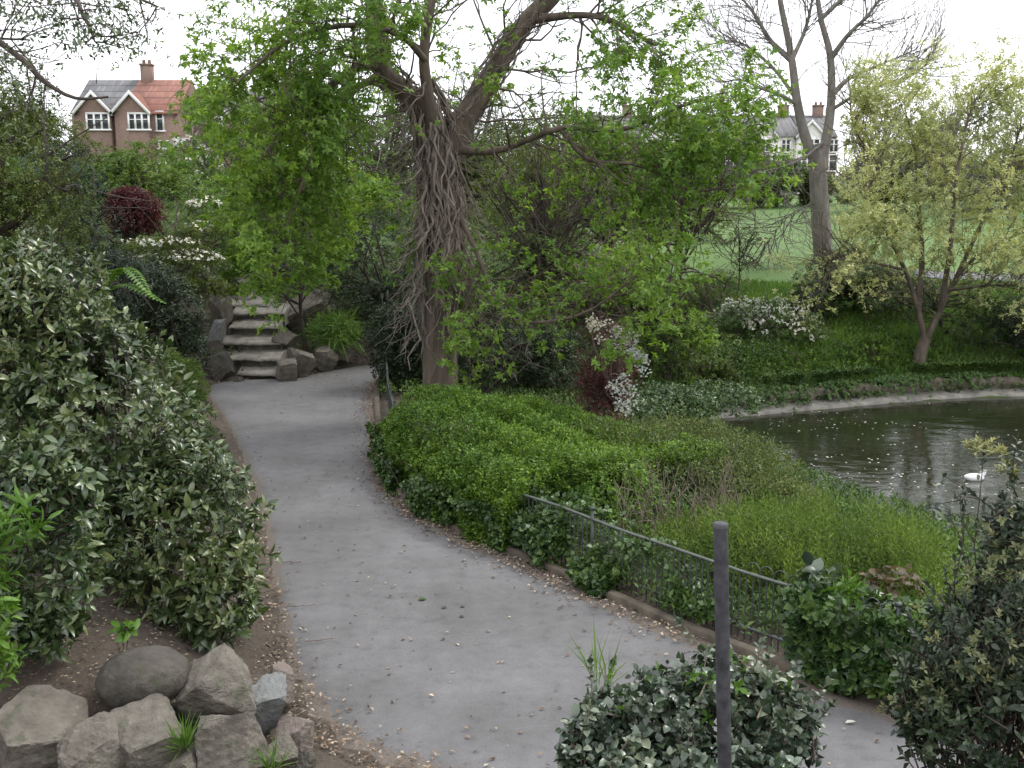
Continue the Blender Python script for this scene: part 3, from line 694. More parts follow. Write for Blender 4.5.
fr(296, 737, 7.35, 20, 24, 29, 'pinkish rock beside the leaf litter at the path edge', 'rock_pink', cuts=14)
fr(281, 757, 7.05, 21, 21, 30, 'small grey rock at the foot of the large squarish block', cuts=14)
fr(306, 768, 7.1, 14, 13, 31, 'smallest dark rock lowest at the path edge', 'rock_dark', cuts=14)
fr(188, 768, 6.8, 24, 24, 32, 'half buried rock below the grass tuft', cuts=14)

# ------------------------------------------------------------------ railing
def railing():
    off = .3
    line = PR + NR * off
    s = np.r_[0, np.cumsum(np.linalg.norm(np.diff(line, axis=0), axis=1))]
    def at(d): return np.array([np.interp(d, s, line[:, 0]), np.interp(d, s, line[:, 1])])
    i0 = int(np.argmin(np.abs(line - [6.5, 5.9]).sum(1))); i1 = int(np.argmin(np.abs(line - [-2.6, 27.6]).sum(1)))
    d0, d1 = s[i0], s[i1]; root = thing('railing', 'low iron hoop topped railing along the kerb, overgrown with ivy', 'railing', (*at((d0 + d1) / 2), 0))
    H = .72; ds = np.arange(d0, d1, .12)
    for z, r_, nm, mt in ((H, .017, 'top_rail', 'iron_pale'), (.16, .014, 'bottom_rail', 'iron')):
        pts = np.array([(*at(d), z + .006 * math.sin(d * 3.1)) for d in ds])
        mb = MB(); t = nrm(np.gradient(pts, axis=0)); n = np.c_[t[:, 1], -t[:, 0], 0 * t[:, 0]]
        a, b = .02, .009
        ring = np.stack([pts + n * a + [0, 0, b], pts - n * a + [0, 0, b], pts - n * a - [0, 0, b], pts + n * a - [0, 0, b]], 1)
        i = np.arange(len(pts) - 1)[:, None] * 4; j = np.arange(4)[None]; k = (j + 1) % 4
        mb.add(ring.reshape(-1, 3), np.stack([i + j, i + k, i + 4 + k, i + 4 + j], -1).reshape(-1, 4)); mb.build(nm, M[mt], root)
    for d in np.arange(d0, d1, 1.9):
        p = at(d); MB().box((*p, .4), (.035, .035, .86)).box((*p, .845), (.05, .05, .03)).build('post', M['iron'], root)
    bar = hoop = None; bars = list(np.arange(d0 + .05, d1, .078)); rest = MB(); restb = MB(); cnt = 0; hc = 0
    base = np.array(root.location)
    for n, d in enumerate(bars):
        p = at(d); near = p[1] < 13.2 and cnt < 100 and p[0] < 4.6
        if near:
            if bar is None:
                bar = tubes(MB(), [(np.array([[*p, .02], [*p, .4], [*p, H]]) , np.full(3, .0082))], 6).build('bar', M['iron'], None)
                bar.data.transform(__import__('mathutils').Matrix.Translation((-p[0], -p[1], 0))); o = bar
            else: o = bar.copy(); COL.objects.link(o)
            o.parent = root; o.location = (p[0] - base[0], p[1] - base[1], 0 - base[2]); cnt += 1
        elif p[1] > 19 or p[0] >= 4.6: tubes(rest, [(np.array([[*p, .02], [*p, H]]), np.full(2, .0065))], 4)
        if n % 2 == 0 and n + 2 < len(bars) and (9.4 > p[1] or p[1] > 19):
            q = at(bars[n + 2]); a = np.linspace(0, math.pi, 9)
            c = (p + q) / 2; e = (q - p) / 2
            pts = np.array([(*(c - e * math.cos(x)), H + .01 + .11 * math.sin(x)) for x in a])
            if near and hc < 100: tubes(MB(), [(pts, np.full(9, .006))], 4).build('hoop', M['iron'], root); hc += 1
            else: tubes(restb, [(pts, np.full(9, .006))], 4)
    for mb in (rest, restb):
        if mb.n: tag(mb.build('far_bar' if mb is rest else 'far_hoop', M['iron'], root), kind='stuff')
railing()

def post():
    a, b = P(720.5, 525, 4.05), P(725, 790, 4.05); g = g1(b[0], b[1]); k = (a - b) / (a[2] - b[2]); foot = b + k * (g - .1 - b[2])
    root = thing('steel_post', 'tall plain dark grey steel post standing in the foreground shrub', 'post', (foot[0], foot[1], g))
    L = np.linspace(0, 1, 12)[:, None]
    tubes(mb := MB(), [(foot + (a - foot) * L, np.full(12, .0305))], 18).build('shaft', M['steel'], root, True)
    mb = MB(); tubes(mb, [(np.array([a - [0, 0, .012], a + [0, 0, .006], a + [0, 0, .012]]), np.array([.0325, .0325, .024]))], 18)
    n = 18; ang = np.arange(n) * 2 * math.pi / n; mb.add(np.vstack([np.c_[a[0] + .024 * np.cos(ang), a[1] + .024 * np.sin(ang), np.full(n, a[2] + .011)], [[a[0], a[1], a[2] + .013]]]), t=[[i, (i + 1) % n, n] for i in range(n)])
    mb.build('cap', M['steel'], root)
post()

# ------------------------------------------------------------------ foreground shrubs
shrub('laurel_shrub', 'big dense spotted laurel shrub left of the path, above the rockery', 'shrub', onG(-3.6, 9.6),
      [lob(42, 350, 9.9, 80, 95, 85), lob(100, 428, 9.7, 86, 104, 80), lob(184, 548, 9.3, 80, 100, 75), lob(205, 600, 9.0, 52, 58, 50), lob(25, 450, 10, 90, 130, 90), lob(110, 540, 9.7, 80, 80, 60)],
      5000, 'laurel', .108, .046, 7, .1, True, (80, 20), .4, 3, -.5, 2.6, (.6, 1.06), .013, 30, 'bark_dark', .12, None, twig=True, lump=.24, shoot=(90, .28))
shrub('dark_evergreen_shrub', 'dark leathery leaved shrub at the left edge, in front of the big laurel', 'shrub', onG(-4.4, 8.6),
      [lob(20, 520, 7.7, 80, 92, 60), lob(62, 575, 7.6, 42, 55, 40), lob(-10, 620, 7.5, 60, 60, 50), lob(30, 625, 7.7, 50, 36, 40)],
      1300, 'laurel_dark', .105, .042, 7, .1, True, (75, 25), .3, 4, -.55, 3, (.5, 1.05), .014, 8, 'bark_dark', .2, twig=True)
shrub('leafy_sprig', 'bright fresh green sprig at the left edge, in front of the dark shrub', 'plant', onG(-3.9, 6.6),
      [lob(8, 530, 6.2, 48, 34, 30), lob(-15, 570, 6.2, 40, 50, 30)], 46, 'sprig', .12, .028, 9, .2, True, (60, 25), .3, 5, -2, 3, (.5, 1.05), .006, 12, 'bark_dark', .1)
shrub('leafy_sprig', 'small dark green sprig hanging in the bottom left corner beside rocks', 'plant', onG(-3.6, 5.7),
      [lob(-8, 660, 5.6, 34, 80, 30)], 46, 'sprig', .09, .03, 8, .14, True, (60, 25), .3, 6, -2, 3, (.5, 1.05), .006, 8, 'bark_dark', .1)
shrub('seedling', 'pale green broad leaved seedling growing over the round boulder', 'plant', P(125, 648, 7.5),
      [lob(125, 628, 7.5, 9, 4, 8)], 4, 'sprig', .11, .055, 6, .05, True, (80, 60), .9, 7, -3, 3, (.2, .8), .004, 3, 'bark_dark', .0)
shrub('broadleaf_shrub', 'low blue green broad leaved shrub around the steel post', 'shrub', onG(.95, 4.9),
      [lob(660, 712, 4.9, 50, 40, 45), lob(725, 705, 4.95, 56, 48, 45), lob(608, 728, 4.9, 46, 32, 40), lob(778, 728, 4.9, 42, 52, 45), lob(690, 780, 4.7, 120, 60, 70), lob(590, 760, 4.8, 40, 30, 40)],
      1700, 'elae', .056, .042, 6, .08, True, (75, 35), .4, 8, -.95, 5, (.4, 1.12), .007, 40, 'deadstem', .05, twig=True, lump=.34, shoot=(40, .2),
      extra=[('young_foliage', .06, 'sprig', .06, .03, 6, (70, 40), (.85, 1.08), .3)])
shrub('holly_shrub', 'tall dark holly like shrub with pale new leaf tips in the right foreground', 'shrub', onG(2.6, 5.0),
      [lob(990, 655, 5.0, 85, 85, 70), lob(1000, 740, 4.9, 110, 90, 80), lob(1012, 560, 5.1, 34, 70, 36), lob(925, 710, 5.0, 44, 60, 40)],
      1500, 'holly', .055, .026, 7, .08, True, (75, 25), .4, 9, -.55, 5, (.55, 1.05), .012, 30, 'bark_dark', .1, twig=True, lump=.3, shoot=(60, .22),
      extra=[('young_foliage', .45, 'pale_tip', .034, .016, 9, (75, 15), (.9, 1.12), .05)])
def spire():
    root = thing('flowering_shoot', 'tall thin shoot topped by a pale leafy head before the pond', 'plant', onG(2.42, 5.15))
    rng = np.random.default_rng(3); b = onG(2.42, 5.15); ls = []; tp = []
    for tgt, r in ((P(984, 452, 5.15), .008), (P(1012, 470, 5.2), .007), (P(960, 500, 5.15), .006)):
        L = stems(rng, b, [tgt], r, .1, 10); ls += L; tp.append(tgt)
        for i in range(4, 10):
            for _ in range(2):
                e = L[0][0][i] + rng.normal(0, .07, 3) + [0, 0, .08]; ls.append((np.array([L[0][0][i], e]), np.array([.004, .002]))); tp.append(e)
    tubes(MB(), ls, 5).build('stem', M['bark_dark'], root)
    tp = np.array(tp); mb = MB(); bb, d, n = rosette(rng, tp, nrm(rng.normal(0, .4, tp.shape) + [0, 0, 1]), .1, 8, (80, 25)); leaves(mb, bb, d, n, .05, .02, True); mb.build('foliage', M['holly'], root)
    hd = np.vstack([P(984, 448, 5.15) + rng.normal(0, [.07, .06, .022], (26, 3)), P(1014, 470, 5.2) + rng.normal(0, [.05, .05, .025], (12, 3))])
    mb = MB(); bb, d, n = rosette(rng, hd, nrm(rng.normal(0, .3, hd.shape) + [0, 0, 1]), .02, 8, (80, 20)); leaves(mb, bb, d, n, .04, .015, False); mb.build('blossom', M['pale_tip'], root)
spire()

# ------------------------------------------------------------------ hedge and bank by the railing
def strip_mass(name, label, cat, d_from, d_to, w0, w1, hfun, n, mat, leafL, leafW, k, Lt, seed, zside=True, up=.6, cut=-2, kind=None, ang=(75, 30), front=0.35, lumpy=.18):
    """foliage over a mass following the railing: distances along it by Y, offset w0..w1 away from the path"""
    rng = np.random.default_rng(seed); sel = np.where((PR[:, 1] >= d_from) & (PR[:, 1] <= d_to) & (np.arange(NP) < 130) & (PR[:, 0] < 8))[0]
    idx = rng.uniform(sel[0], sel[-1], n); i = idx.astype(int); f = (idx - i)[:, None]; i2 = np.minimum(i + 1, NP - 1)
    base = PR[i] * (1 - f) + PR[i2] * f; nr = NR[i]
    side = rng.random(n) < front
    wv = np.where(side, w0 + rng.random(n) ** 2 * .3, w0 + (w1 - w0) * rng.random(n))
    xy = base + nr * wv[:, None]; gz = ground(xy[:, 0], xy[:, 1])
    h = hfun(xy[:, 0], xy[:, 1], wv)
    lump = .5 * snoise(np.c_[xy, gz * 0], seed, 1.1) + .3 * snoise(np.c_[xy, gz * 0], seed + 1, 3.2)
    h = h * (1 + lumpy * lump)
    z = np.where(side, gz + h * rng.random(n), gz + h * (1 - .35 * rng.random(n) ** 2))
    p = np.c_[xy + (nr * -1) * (.16 * snoise(np.c_[xy, z * 1.5], seed + 2, 2.2))[:, None] * side[:, None], z]
    nn = np.where(side[:, None], np.c_[-nr, np.full(n, .45)], np.c_[-nr * .15, np.ones(n)])
    keep = snoise(p, seed + 4, 2.2) > cut; p, nn = p[keep], nn[keep]
    D = nrm(nrm(nn) + np.array([0, 0, up * .4]) + rng.normal(0, .38, p.shape))
    mb = MB(); b, d, n_ = rosette(rng, p, D, Lt, k, ang, grav=.05); s = rng.uniform(.6, 1.2, len(b)); leaves(mb, b, d, n_, leafL * s, leafW * s, False)
    m = p.mean(0); root = thing(name, label, cat, (m[0], m[1], g1(m[0], m[1])))
    mb.build('foliage', M[mat], root)
    return root
hed = strip_mass('hedge', 'broad rounded bright green hedge along the railing at the path bend', 'hedge', 12.0, 18.0, .02, 4.4,
           lambda x, y, w_: (.72 + .36 * sst(-.1, .5, w_)) * (1.02 - .07 * np.abs(w_ - 1.2)) * (.8 + .2 * sst(11.8, 13.6, y)) * (.25 + .75 * sst(18.6, 16.9, y)), 26000, 'hedge', .055, .03, 6, .1, 21, front=.42, lumpy=.3)
rng0 = np.random.default_rng(77)
tg = [(x, y, .7) for x, y in zip(rng0.uniform(-2, 1.5, 30), rng0.uniform(13.5, 20, 30))]
tubes(mb := MB(), [l for t in tg for l in stems(rng0, onG(t[0] + .4, t[1]), [t], .014)], 4); mb.build('stem', M['bark_dark'], hed)
strip_mass('ivy', 'dark ivy skirt covering the railing below the bright hedge', 'ivy', 11.9, 17.8, -.02, .4, lambda x, y, w_: .5 + .2 * w_, 6500, 'ivy', .06, .05, 5, .05, 22, front=.9, cut=-.25)
strip_mass('ivy', 'ivy clump spilling through the railing left of the steel post', 'ivy', 9.2, 11.9, .08, .5, lambda x, y, w_: .5 + .24 * np.sin(y * 5), 1900, 'ivy', .07, .06, 5, .05, 23, front=.9, cut=.0)
strip_mass('ivy', 'thick leafy ivy mound over the railing right of the steel post', 'ivy', 7.75, 8.85, .02, .55, lambda x, y, w_: .82 + 0 * x, 1700, 'ivy', .085, .072, 5, .05, 24, front=.8, cut=-.9)
strip_mass('ivy', 'dark ivy at the right end of the visible railing', 'ivy', 5.9, 7.7, .02, .6, lambda x, y, w_: .62 + 0 * x, 1300, 'ivy', .08, .066, 5, .05, 25, front=.8, cut=-.5)

strip_mass('ivy', 'ivy hump climbing over the railing just right of the hedge end', 'ivy', 10.5, 12.6, .0, .7, lambda x, y, w_: (.42 + .4 * w_) * (.45 + .55 * sst(10.5, 11.6, y)), 1700, 'ivy', .075, .06, 5, .06, 26, front=.6, cut=-.5, lumpy=.35)
shrub('weed_bank', 'soft bright yellow green weeds massed between railing and pond', 'weeds', onG(4., 11.6),
      [lob(770, 545, 11.2, 85, 45, 100), lob(850, 540, 11.6, 90, 42, 100), lob(690, 540, 12.0, 55, 28, 80), lob(900, 565, 10.6, 50, 40, 80), lob(800, 590, 10.2, 90, 40, 60), lob(900, 605, 9.6, 70, 36, 60)],
      9500, 'weed', .06, .013, 7, .2, False, (55, 15), .9, 31, -.55, 2.5, (.35, 1.1), .005, 60, 'bark_dark', .05, lump=.34, rand=.32)
shrub('wild_shrub', 'dull green brushy shrub behind the dead stems, left of the pond', 'shrub', onG(2.8, 15.5),
      [lob(690, 470, 15.5, 90, 40, 110), lob(728, 478, 16.0, 52, 24, 90), lob(620, 470, 15.0, 75, 48, 90), lob(788, 502, 14.0, 46, 17, 70)],
      11000, leafmat('dull green leaf', (.05, .085, .022), (.17, .21, .075), (.095, .135, .04), .55, .3), .06, .026, 6, .14, False, (65, 25), .6, 32, -.7, 2.2, (.5, 1.1), .006, 40, 'deadstem', .05, rand=.45)
shrub('hedge_shrub', 'leafy bright green shrub joining the hedge to the dead stems', 'shrub', onG(1.2, 13.2),
      [lob(600, 500, 13.4, 75, 48, 80), lob(540, 480, 14.2, 70, 40, 80)], 3200, 'hedge', .055, .034, 6, .08, False, (75, 30), .5, 33, -.5, 2.4, (.6, 1.04), .01, 20, 'bark_dark', .1)
def dead():
    rng = np.random.default_rng(9); root = thing('dead_shrub', 'clump of bare pinkish brown dead stems behind the railing', 'plant', onG(2.0, 12.4)); L = []
    for k in range(140):
        px, top = rng.uniform(622, 742), rng.uniform(455, 520); Y = rng.uniform(11.6, 13.4)
        t = P(px, top, Y); b = onG(t[0] + rng.normal(0, .15), t[1] + rng.normal(0, .15)); L += stems(rng, b, [t], rng.uniform(.004, .009), .5, 6)
        if rng.random() < .5:
            q = L[-1][0][3]; L.append((np.array([q, q + rng.normal(0, .14, 3) + [0, 0, .16]]), np.array([.005, .002])))
    tubes(mb := MB(), L, 4); mb.build('stem', M['deadstem'], root)
dead()
shrub('hogweed', 'large pale lobed leaves poking above the railing right of the post', 'plant', onG(2.9, 8.75),
      [lob(822, 574, 8.8, 26, 10, 20)], 10, 'elae', .13, .09, 3, .06, True, (85, 55), .8, 34, -3, 3, (.3, 1), .006, 6, 'sprig', .05)
shrub('hogweed', 'reddish brown large leaved plant behind the railing near the pond', 'plant', onG(3.6, 9.5),
      [lob(885, 582, 9.4, 36, 18, 26)], 24, leafmat('reddish leaf', (.06, .055, .03), (.14, .1, .06)), .12, .085, 4, .1, True, (85, 45), .7, 35, -3, 3, (.3, 1), .006, 8, 'bark_dark', .1)
shrub('leafy_sprig', 'bright lime green sprig rising over the ivy mound', 'plant', onG(2.98, 8.2),
      [lob(850, 590, 8.2, 22, 16, 16)], 14, 'sprig', .1, .03, 8, .12, True, (65, 25), .5, 36, -3, 3, (.3, 1), .005, 6, 'bark_dark', .1)

# ------------------------------------------------------------------ main tree with dead ivy
TY = 20.5
def chestnut():
    rng = np.random.default_rng(101)
    def pl(pts, r, n=14):
        a = spline([P(x, y, Y) for x, y, Y in pts], n); return (a, np.interp(np.linspace(0, 1, n), np.linspace(0, 1, len(r)), r))
    base = onG(-1.46, TY)
    tr = [pl([(441, 430, TY), (440, 380, TY), (440, 300, TY), (442, 220, TY), (438, 160, TY), (432, 120, TY)], [.44, .36, .32, .3, .32, .3], 22)]
    limbs = [pl([(438, 165, TY), (424, 115, TY), (402, 88, TY - .1), (382, 68, TY - .2), (376, 25, TY - .2), (370, -40, TY), (360, -120, TY + .2)], [.28, .22, .2, .19, .18, .16, .12], 24),
             pl([(442, 165, TY), (462, 125, TY + .1), (482, 92, TY + .2), (506, 52, TY + .3), (530, 18, TY + .4), (556, -8, TY + .4), (580, -60, TY + .5), (600, -140, TY + .6)], [.28, .27, .23, .2, .19, .17, .14, .1], 24),
             pl([(434, 140, TY - .1), (428, 95, TY - .5), (424, 55, TY - .8), (430, 10, TY - 1), (440, -50, TY - 1)], [.16, .12, .1, .09, .06], 16),
             pl([(384, 70, TY - .2), (360, 66, TY - .6), (325, 90, TY - 1.2), (290, 120, TY - 1.8), (262, 160, TY - 2.2)], [.12, .09, .07, .05, .03], 14),
             pl([(455, 150, TY), (500, 150, TY - .6), (560, 128, TY - 1.4), (620, 130, TY - 2), (670, 110, TY - 2.4), (725, 92, TY - 2.8)], [.1, .065, .055, .045, .035, .015], 18),
             pl([(560, 128, TY - 1.4), (590, 160, TY - 1.6), (640, 165, TY - 2), (690, 190, TY - 2.4), (735, 185, TY - 2.6)], [.05, .042, .035, .028, .015], 14),
             pl([(452, 200, TY), (480, 260, TY - .6), (495, 300, TY - 1), (520, 322, TY - 1.4), (580, 315, TY - 1.8), (625, 285, TY - 2), (650, 262, TY - 2.2)], [.055, .045, .04, .035, .03, .022, .012], 18),
             pl([(448, 345, TY - .3), (458, 325, TY - .6), (466, 300, TY - .9), (472, 280, TY - 1.1)], [.03, .025, .02, .01], 14),
             pl([(384, 70, TY - .2), (350, 95, TY - 1), (322, 135, TY - 1.6), (300, 190, TY - 2), (285, 230, TY - 2.2)], [.06, .05, .04, .03, .012], 14),
             pl([(530, 20, TY + .4), (575, 15, TY), (610, 20, TY - .6), (655, 45, TY - 1)], [.1, .07, .05, .03], 12),
             pl([(425, 60, TY - .8), (400, 35, TY - 1.6), (350, 25, TY - 2.2), (290, 40, TY - 2.8), (240, 80, TY - 3)], [.07, .06, .05, .04, .02], 14)]
    lines, tips = [], []
    for k, (pts, r) in enumerate(limbs):
        n = len(pts); big = k < 3
        for i in range(3, n):
            for _ in range(1 if big else 2):
                if big and i < 7 and rng.random() < .3: continue
                t = nrm(pts[min(i + 1, n - 1)] - pts[i - 1]); sd = nrm(np.cross(t, rng.normal(0, 1, 3)) + np.array([0, -.15, .0]))
                d = nrm(t * .5 + sd * .9)
                grow(rng, pts[i], d, (1.5 if big else .95) * rng.uniform(.7, 1.2), min(.028, r[i] * .4), 2, lines, tips, .75, (2, 3), -.02 if not big else .03, .2, .68, 5, 3)
    # fewer leaves near the sky on the right limb top, bushy to the left and on the low right boughs
    keep = []
    for p, d in tips:
        x = 512 + p[0] / p[1] * 1000; dz = p[2] - CAM_Z
        y = 384 - 1000 * math.tan(math.atan2(dz, p[1]) + PITCH)
        pr = .9 if (x < 350) else .45 if x < 470 else (.42 if y < 90 else .62 if y < 220 else .4)
        if 520 < x < 600 and y < 100: pr = .12
        if 360 < x < 470 and y > 130 and y < 380: pr = .1 if y < 265 or x < 436 else .5
        if 470 <= x < 560 and y > 100: pr = .16
        if (x < 195 and y < 145) or (x > 690 and y > 200): pr = 0
        if rng.random() < pr: keep.append((p, d))
    return tree('chestnut_tree', 'large forked chestnut tree with dead ivy on its trunk, at the path bend', 'tree', base, limbs + lines, keep, 'fresh', .105, .054, 6, (88, 62), .03, 5, 'bark', 6, .7, .2, .13, mult=5, trunk_lines=tr)
chestnut()
def dead_ivy():
    rng = np.random.default_rng(55); root = thing('dead_ivy', 'tangle of bare dead ivy stems clinging round the chestnut trunk', 'vine', onG(-1.5, TY - .5)); L = []
    def axis(y): return np.interp(y, [60, 100, 120, 160, 220, 300, 380, 430], [405, 425, 432, 438, 442, 440, 440, 441])
    for k in range(270):
        y0 = rng.uniform(75, 245); ln = rng.uniform(60, 150) * (1 if rng.random() < .85 else .5); n = int(ln / 11) + 3
        ys = np.linspace(y0, y0 + ln, n); ph = rng.uniform(-2.6, 2.6); w1, w2 = rng.normal(0, .14), rng.uniform(1, 3)
        th = ph + w1 * np.linspace(0, 3, n) + .17 * np.sin(np.linspace(0, 6 * w2, n) + rng.random() * 6) ; pts = []
        rr = .33 + .05 * rng.random() + .05 * np.abs(np.sin(np.linspace(0, 3 * w2, n)))
        flare = rng.random() < .32 and y0 > 110
        for i, y in enumerate(ys):
            c = P(axis(min(y, 400)), min(y, 405), TY); r = rr[i]
            if y > 325 and not flare: r = min(r, .36)
            if flare: r += 1.25 * (i / n) ** 2 * (.4 + .6 * ((k * 37) % 11) / 11) * (1.0 if math.sin(th[i]) < -.1 else .5)
            pts.append(c + np.array([math.sin(th[i]) * r, -math.cos(th[i]) * r, 0]) + rng.normal(0, .025, 3))
        L.append((np.array(pts), np.linspace(.022, .007, n) * rng.uniform(.4, 1.25) ** 2 * 1.4))
        if rng.random() < .8:
            for _ in range(2):
                i = rng.integers(1, n - 1); e = pts[i] + (pts[i] - P(axis(ys[i]), ys[i], TY)) * rng.uniform(.1, .55) + rng.normal(0, .12, 3) - [0, 0, .15]
                L.append((np.array([pts[i], (pts[i] + e) / 2 + rng.normal(0, .05, 3), e]), np.array([.009, .006, .003])))
    for lim in ([(420, 110), (402, 88), (382, 68), (376, 25), (372, -20)], [(458, 130), (482, 92), (506, 52), (530, 18), (556, -8)]):
        c = spline([P(x, y, TY + .1) for x, y in lim], 20); t = nrm(np.gradient(c, axis=0)); u_, v_ = frame(t)
        for k in range(60):
            i0 = rng.integers(0, 12); n = rng.integers(5, 9); i = np.arange(i0, min(i0 + n, 20)); th = rng.random() * 6.28 + np.cumsum(rng.normal(0, .35, len(i)))
            L.append((c[i] + (u_[i] * np.cos(th)[:, None] + v_[i] * np.sin(th)[:, None]) * rng.uniform(.2, .3) + rng.normal(0, .03, (len(i), 3)), np.linspace(.016, .006, len(i))))
    # wispy brown twig haze hanging right and left of the fork
    for k in range(160):
        y = rng.uniform(95, 330); s = rng.choice([-1, 1]); c = P(axis(min(y, 400)) + s * rng.uniform(13, 26), y, TY - .2)
        n = 6; st = np.cumsum(rng.normal(0, .08, (n, 3)) + np.array([s * .09, -.02, -.09]), axis=0); L.append((c + st, np.linspace(.009, .003, n)))
    tubes(mb := MB(), L, 5); mb.build('vine_stem', M['vine'], root, True)
dead_ivy()

# ------------------------------------------------------------------ left side trees and shrubs
def vtree(name, label, base, lobes, n, mat, leafL, leafW, k, seed, th=.16, bark='bark_dark', cut=-.3, nsc=1.2, shell=(.45, 1.08), Lt=.1, ang=(85, 50), up=.6, grav=.15, nst=26, lump=.22, extra=None, cat='tree', group=None, rand=.35, clump=9):
    """tree with trunk, limbs running into its lobes and leaf clusters through the crown"""
    rng = np.random.default_rng(seed); root = thing(name, label, cat, base, group); base = np.asarray(base, float)
    lb = np.asarray(lobes, float); top = lb[:, :3].mean(0)
    tp = spline([base - [0, 0, .2], base + (top - base) * [.2, .2, .35] + rng.normal(0, .1, 3), base + (top - base) * [.6, .6, .7], top], 12)
    tubes(mb := MB(), [(tp, np.linspace(th, th * .35, 12))], 9); mb.build('trunk', M[bark], root, True)
    p, nn = cloud(rng, lobes, n, shell, cut, nsc, None, lump, -.8, clump)
    L = []
    for t in p[rng.choice(len(p), min(nst, len(p)), replace=False)]:
        i = rng.integers(4, 11); b = tp[i]; m = (b + t) / 2 + rng.normal(0, .12, 3) * np.linalg.norm(t - b) + [0, 0, .1]
        a = spline([b, m, t], 8); r = th * .35
        L.append((a, np.linspace(r, .012, 8)))
        for _ in range(3):
            j = rng.integers(3, 7); e = a[j] + rng.normal(0, .25, 3) * np.linalg.norm(t - b); L.append((spline([a[j], (a[j] + e) / 2 + rng.normal(0, .05, 3), e], 5), np.linspace(r * .35, .008, 5)))
    tubes(mb := MB(), L, 5); mb.build('branch', M[bark], root, True)
    D = nrm(nn * .35 + np.array([0, 0, up]) + rng.normal(0, rand, p.shape))
    mb = MB(); b, d, n_ = rosette(rng, p, D, Lt, k, ang, grav=grav); s = rng.uniform(.6, 1.2, len(b)) * np.repeat(rng.uniform(.7, 1.2, len(p)), k)
    leaves(mb, b, d, n_, leafL * s, leafW * s, False, droop=.2); mb.build('crown', M[mat] if isinstance(mat, str) else mat, root)
    if extra:
        nm, frac, mt, eL, eW, ek, ecut = extra
        p2, n2 = cloud(rng, lobes, int(n * frac), (.85, 1.1), ecut, nsc * 1.6, None, lump, -.2); D2 = nrm(n2 + [0, 0, .6] + rng.normal(0, .25, p2.shape))
        mb = MB(); b, d, n_ = rosette(rng, p2, D2, .03, ek, (85, 40)); leaves(mb, b, d, n_, eL * rng.uniform(.7, 1.2, len(b)), eW); mb.build(nm, M[mt], root)
    return root

GL = 'evergreens on the left bank'
vtree('evergreen_tree', 'tall dull green evergreen at the left edge behind the laurel', onG(-9.6, 17.5), [lob(0, 165, 17.5, 76, 90, 90), lob(-30, 230, 17, 90, 90, 80), lob(42, 225, 17.5, 52, 62, 70), lob(-10, 95, 18, 62, 50, 60)], 5600, 'olive', .07, .03, 6, 201, .2, group=GL, cut=-.6, nsc=1.1, clump=0)
vtree('evergreen_tree', 'dark bluish evergreen between the dull green tree and copper shrub', onG(-8.3, 20.5), [lob(72, 235, 20.5, 38, 62, 50), lob(62, 180, 21, 34, 36, 40), lob(105, 290, 20, 42, 40, 42)], 4200, 'blue', .07, .026, 6, 202, .18, group=GL, cut=-.8, clump=0)
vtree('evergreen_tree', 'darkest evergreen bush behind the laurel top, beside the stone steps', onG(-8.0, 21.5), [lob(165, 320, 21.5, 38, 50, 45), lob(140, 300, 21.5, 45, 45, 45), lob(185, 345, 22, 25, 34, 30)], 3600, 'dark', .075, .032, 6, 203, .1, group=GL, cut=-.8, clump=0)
vtree('viburnum', 'white flowered tiered viburnum bush beside the copper red shrub', onG(-8.6, 24.5), [lob(160, 243, 24.5, 38, 7, 36), lob(200, 228, 25.2, 26, 7, 30), lob(150, 262, 24.2, 30, 7, 30), lob(190, 258, 24.5, 36, 8, 36), lob(200, 285, 24, 32, 9, 30), lob(175, 275, 24.2, 40, 9, 36), lob(205, 205, 26, 22, 8, 26)], 2600, 'olive', .08, .04, 6, 204, .06, cut=-.5, lump=.25, extra=('blossom', .3, 'blossom', .06, .045, 5, .25), cat='shrub')
vtree('copper_shrub', 'domed copper red shrub in front of the far brick houses', onG(-9.9, 26.5), [lob(133, 213, 26.5, 28, 25, 26), lob(124, 206, 26.5, 18, 18, 20)], 2600, 'copper', .08, .035, 6, 205, .08, cut=-1.2, lump=.1, cat='shrub', clump=0)
vtree('bush', 'rounded mid green bush behind the copper red shrub', onG(-14.5, 40), [lob(150, 170, 40, 34, 24, 32), lob(120, 175, 40, 34, 24, 30), lob(165, 185, 38, 18, 16, 20)], 2600, 'fresh2', .13, .06, 6, 206, .1, cut=-.6, cat='shrub')
vtree('bush', 'grey white flowering bush below the red roofed house', onG(-17.5, 50), [lob(190, 160, 50, 26, 20, 26), lob(205, 175, 50, 20, 20, 22)], 900, 'blue', .14, .06, 6, 207, .1, cut=-.2, extra=('blossom', .5, 'blossom', .13, .09, 5, -.1), cat='shrub')
vtree('bush', 'pale olive bush at the foot of the grey roofed house', onG(-24, 58), [lob(100, 165, 58, 40, 22, 34), lob(70, 150, 58, 30, 28, 30)], 1500, 'olive', .18, .08, 6, 208, .1, cut=-.3, cat='shrub')
vtree('bush', 'dark green shrub bank filling the slope left of the steps', onG(-9.6, 28), [lob(190, 222, 30, 30, 28, 30), lob(215, 245, 29, 26, 30, 28), lob(120, 255, 27, 40, 30, 40)], 3000, 'fresh2', .08, .035, 6, 209, .1, cut=-.4, cat='shrub')
shrub('moss_mound', 'small golden green mossy mound at the path edge by the steps', 'plant', onG(-6.3, 20.4), [lob(188, 388, 20.3, 22, 26, 20), lob(172, 372, 20.6, 20, 20, 20)], 1500, 'weed', .05, .02, 6, .06, False, (70, 30), .5, 210, -1, 3, (.7, 1.03), .006, 6)
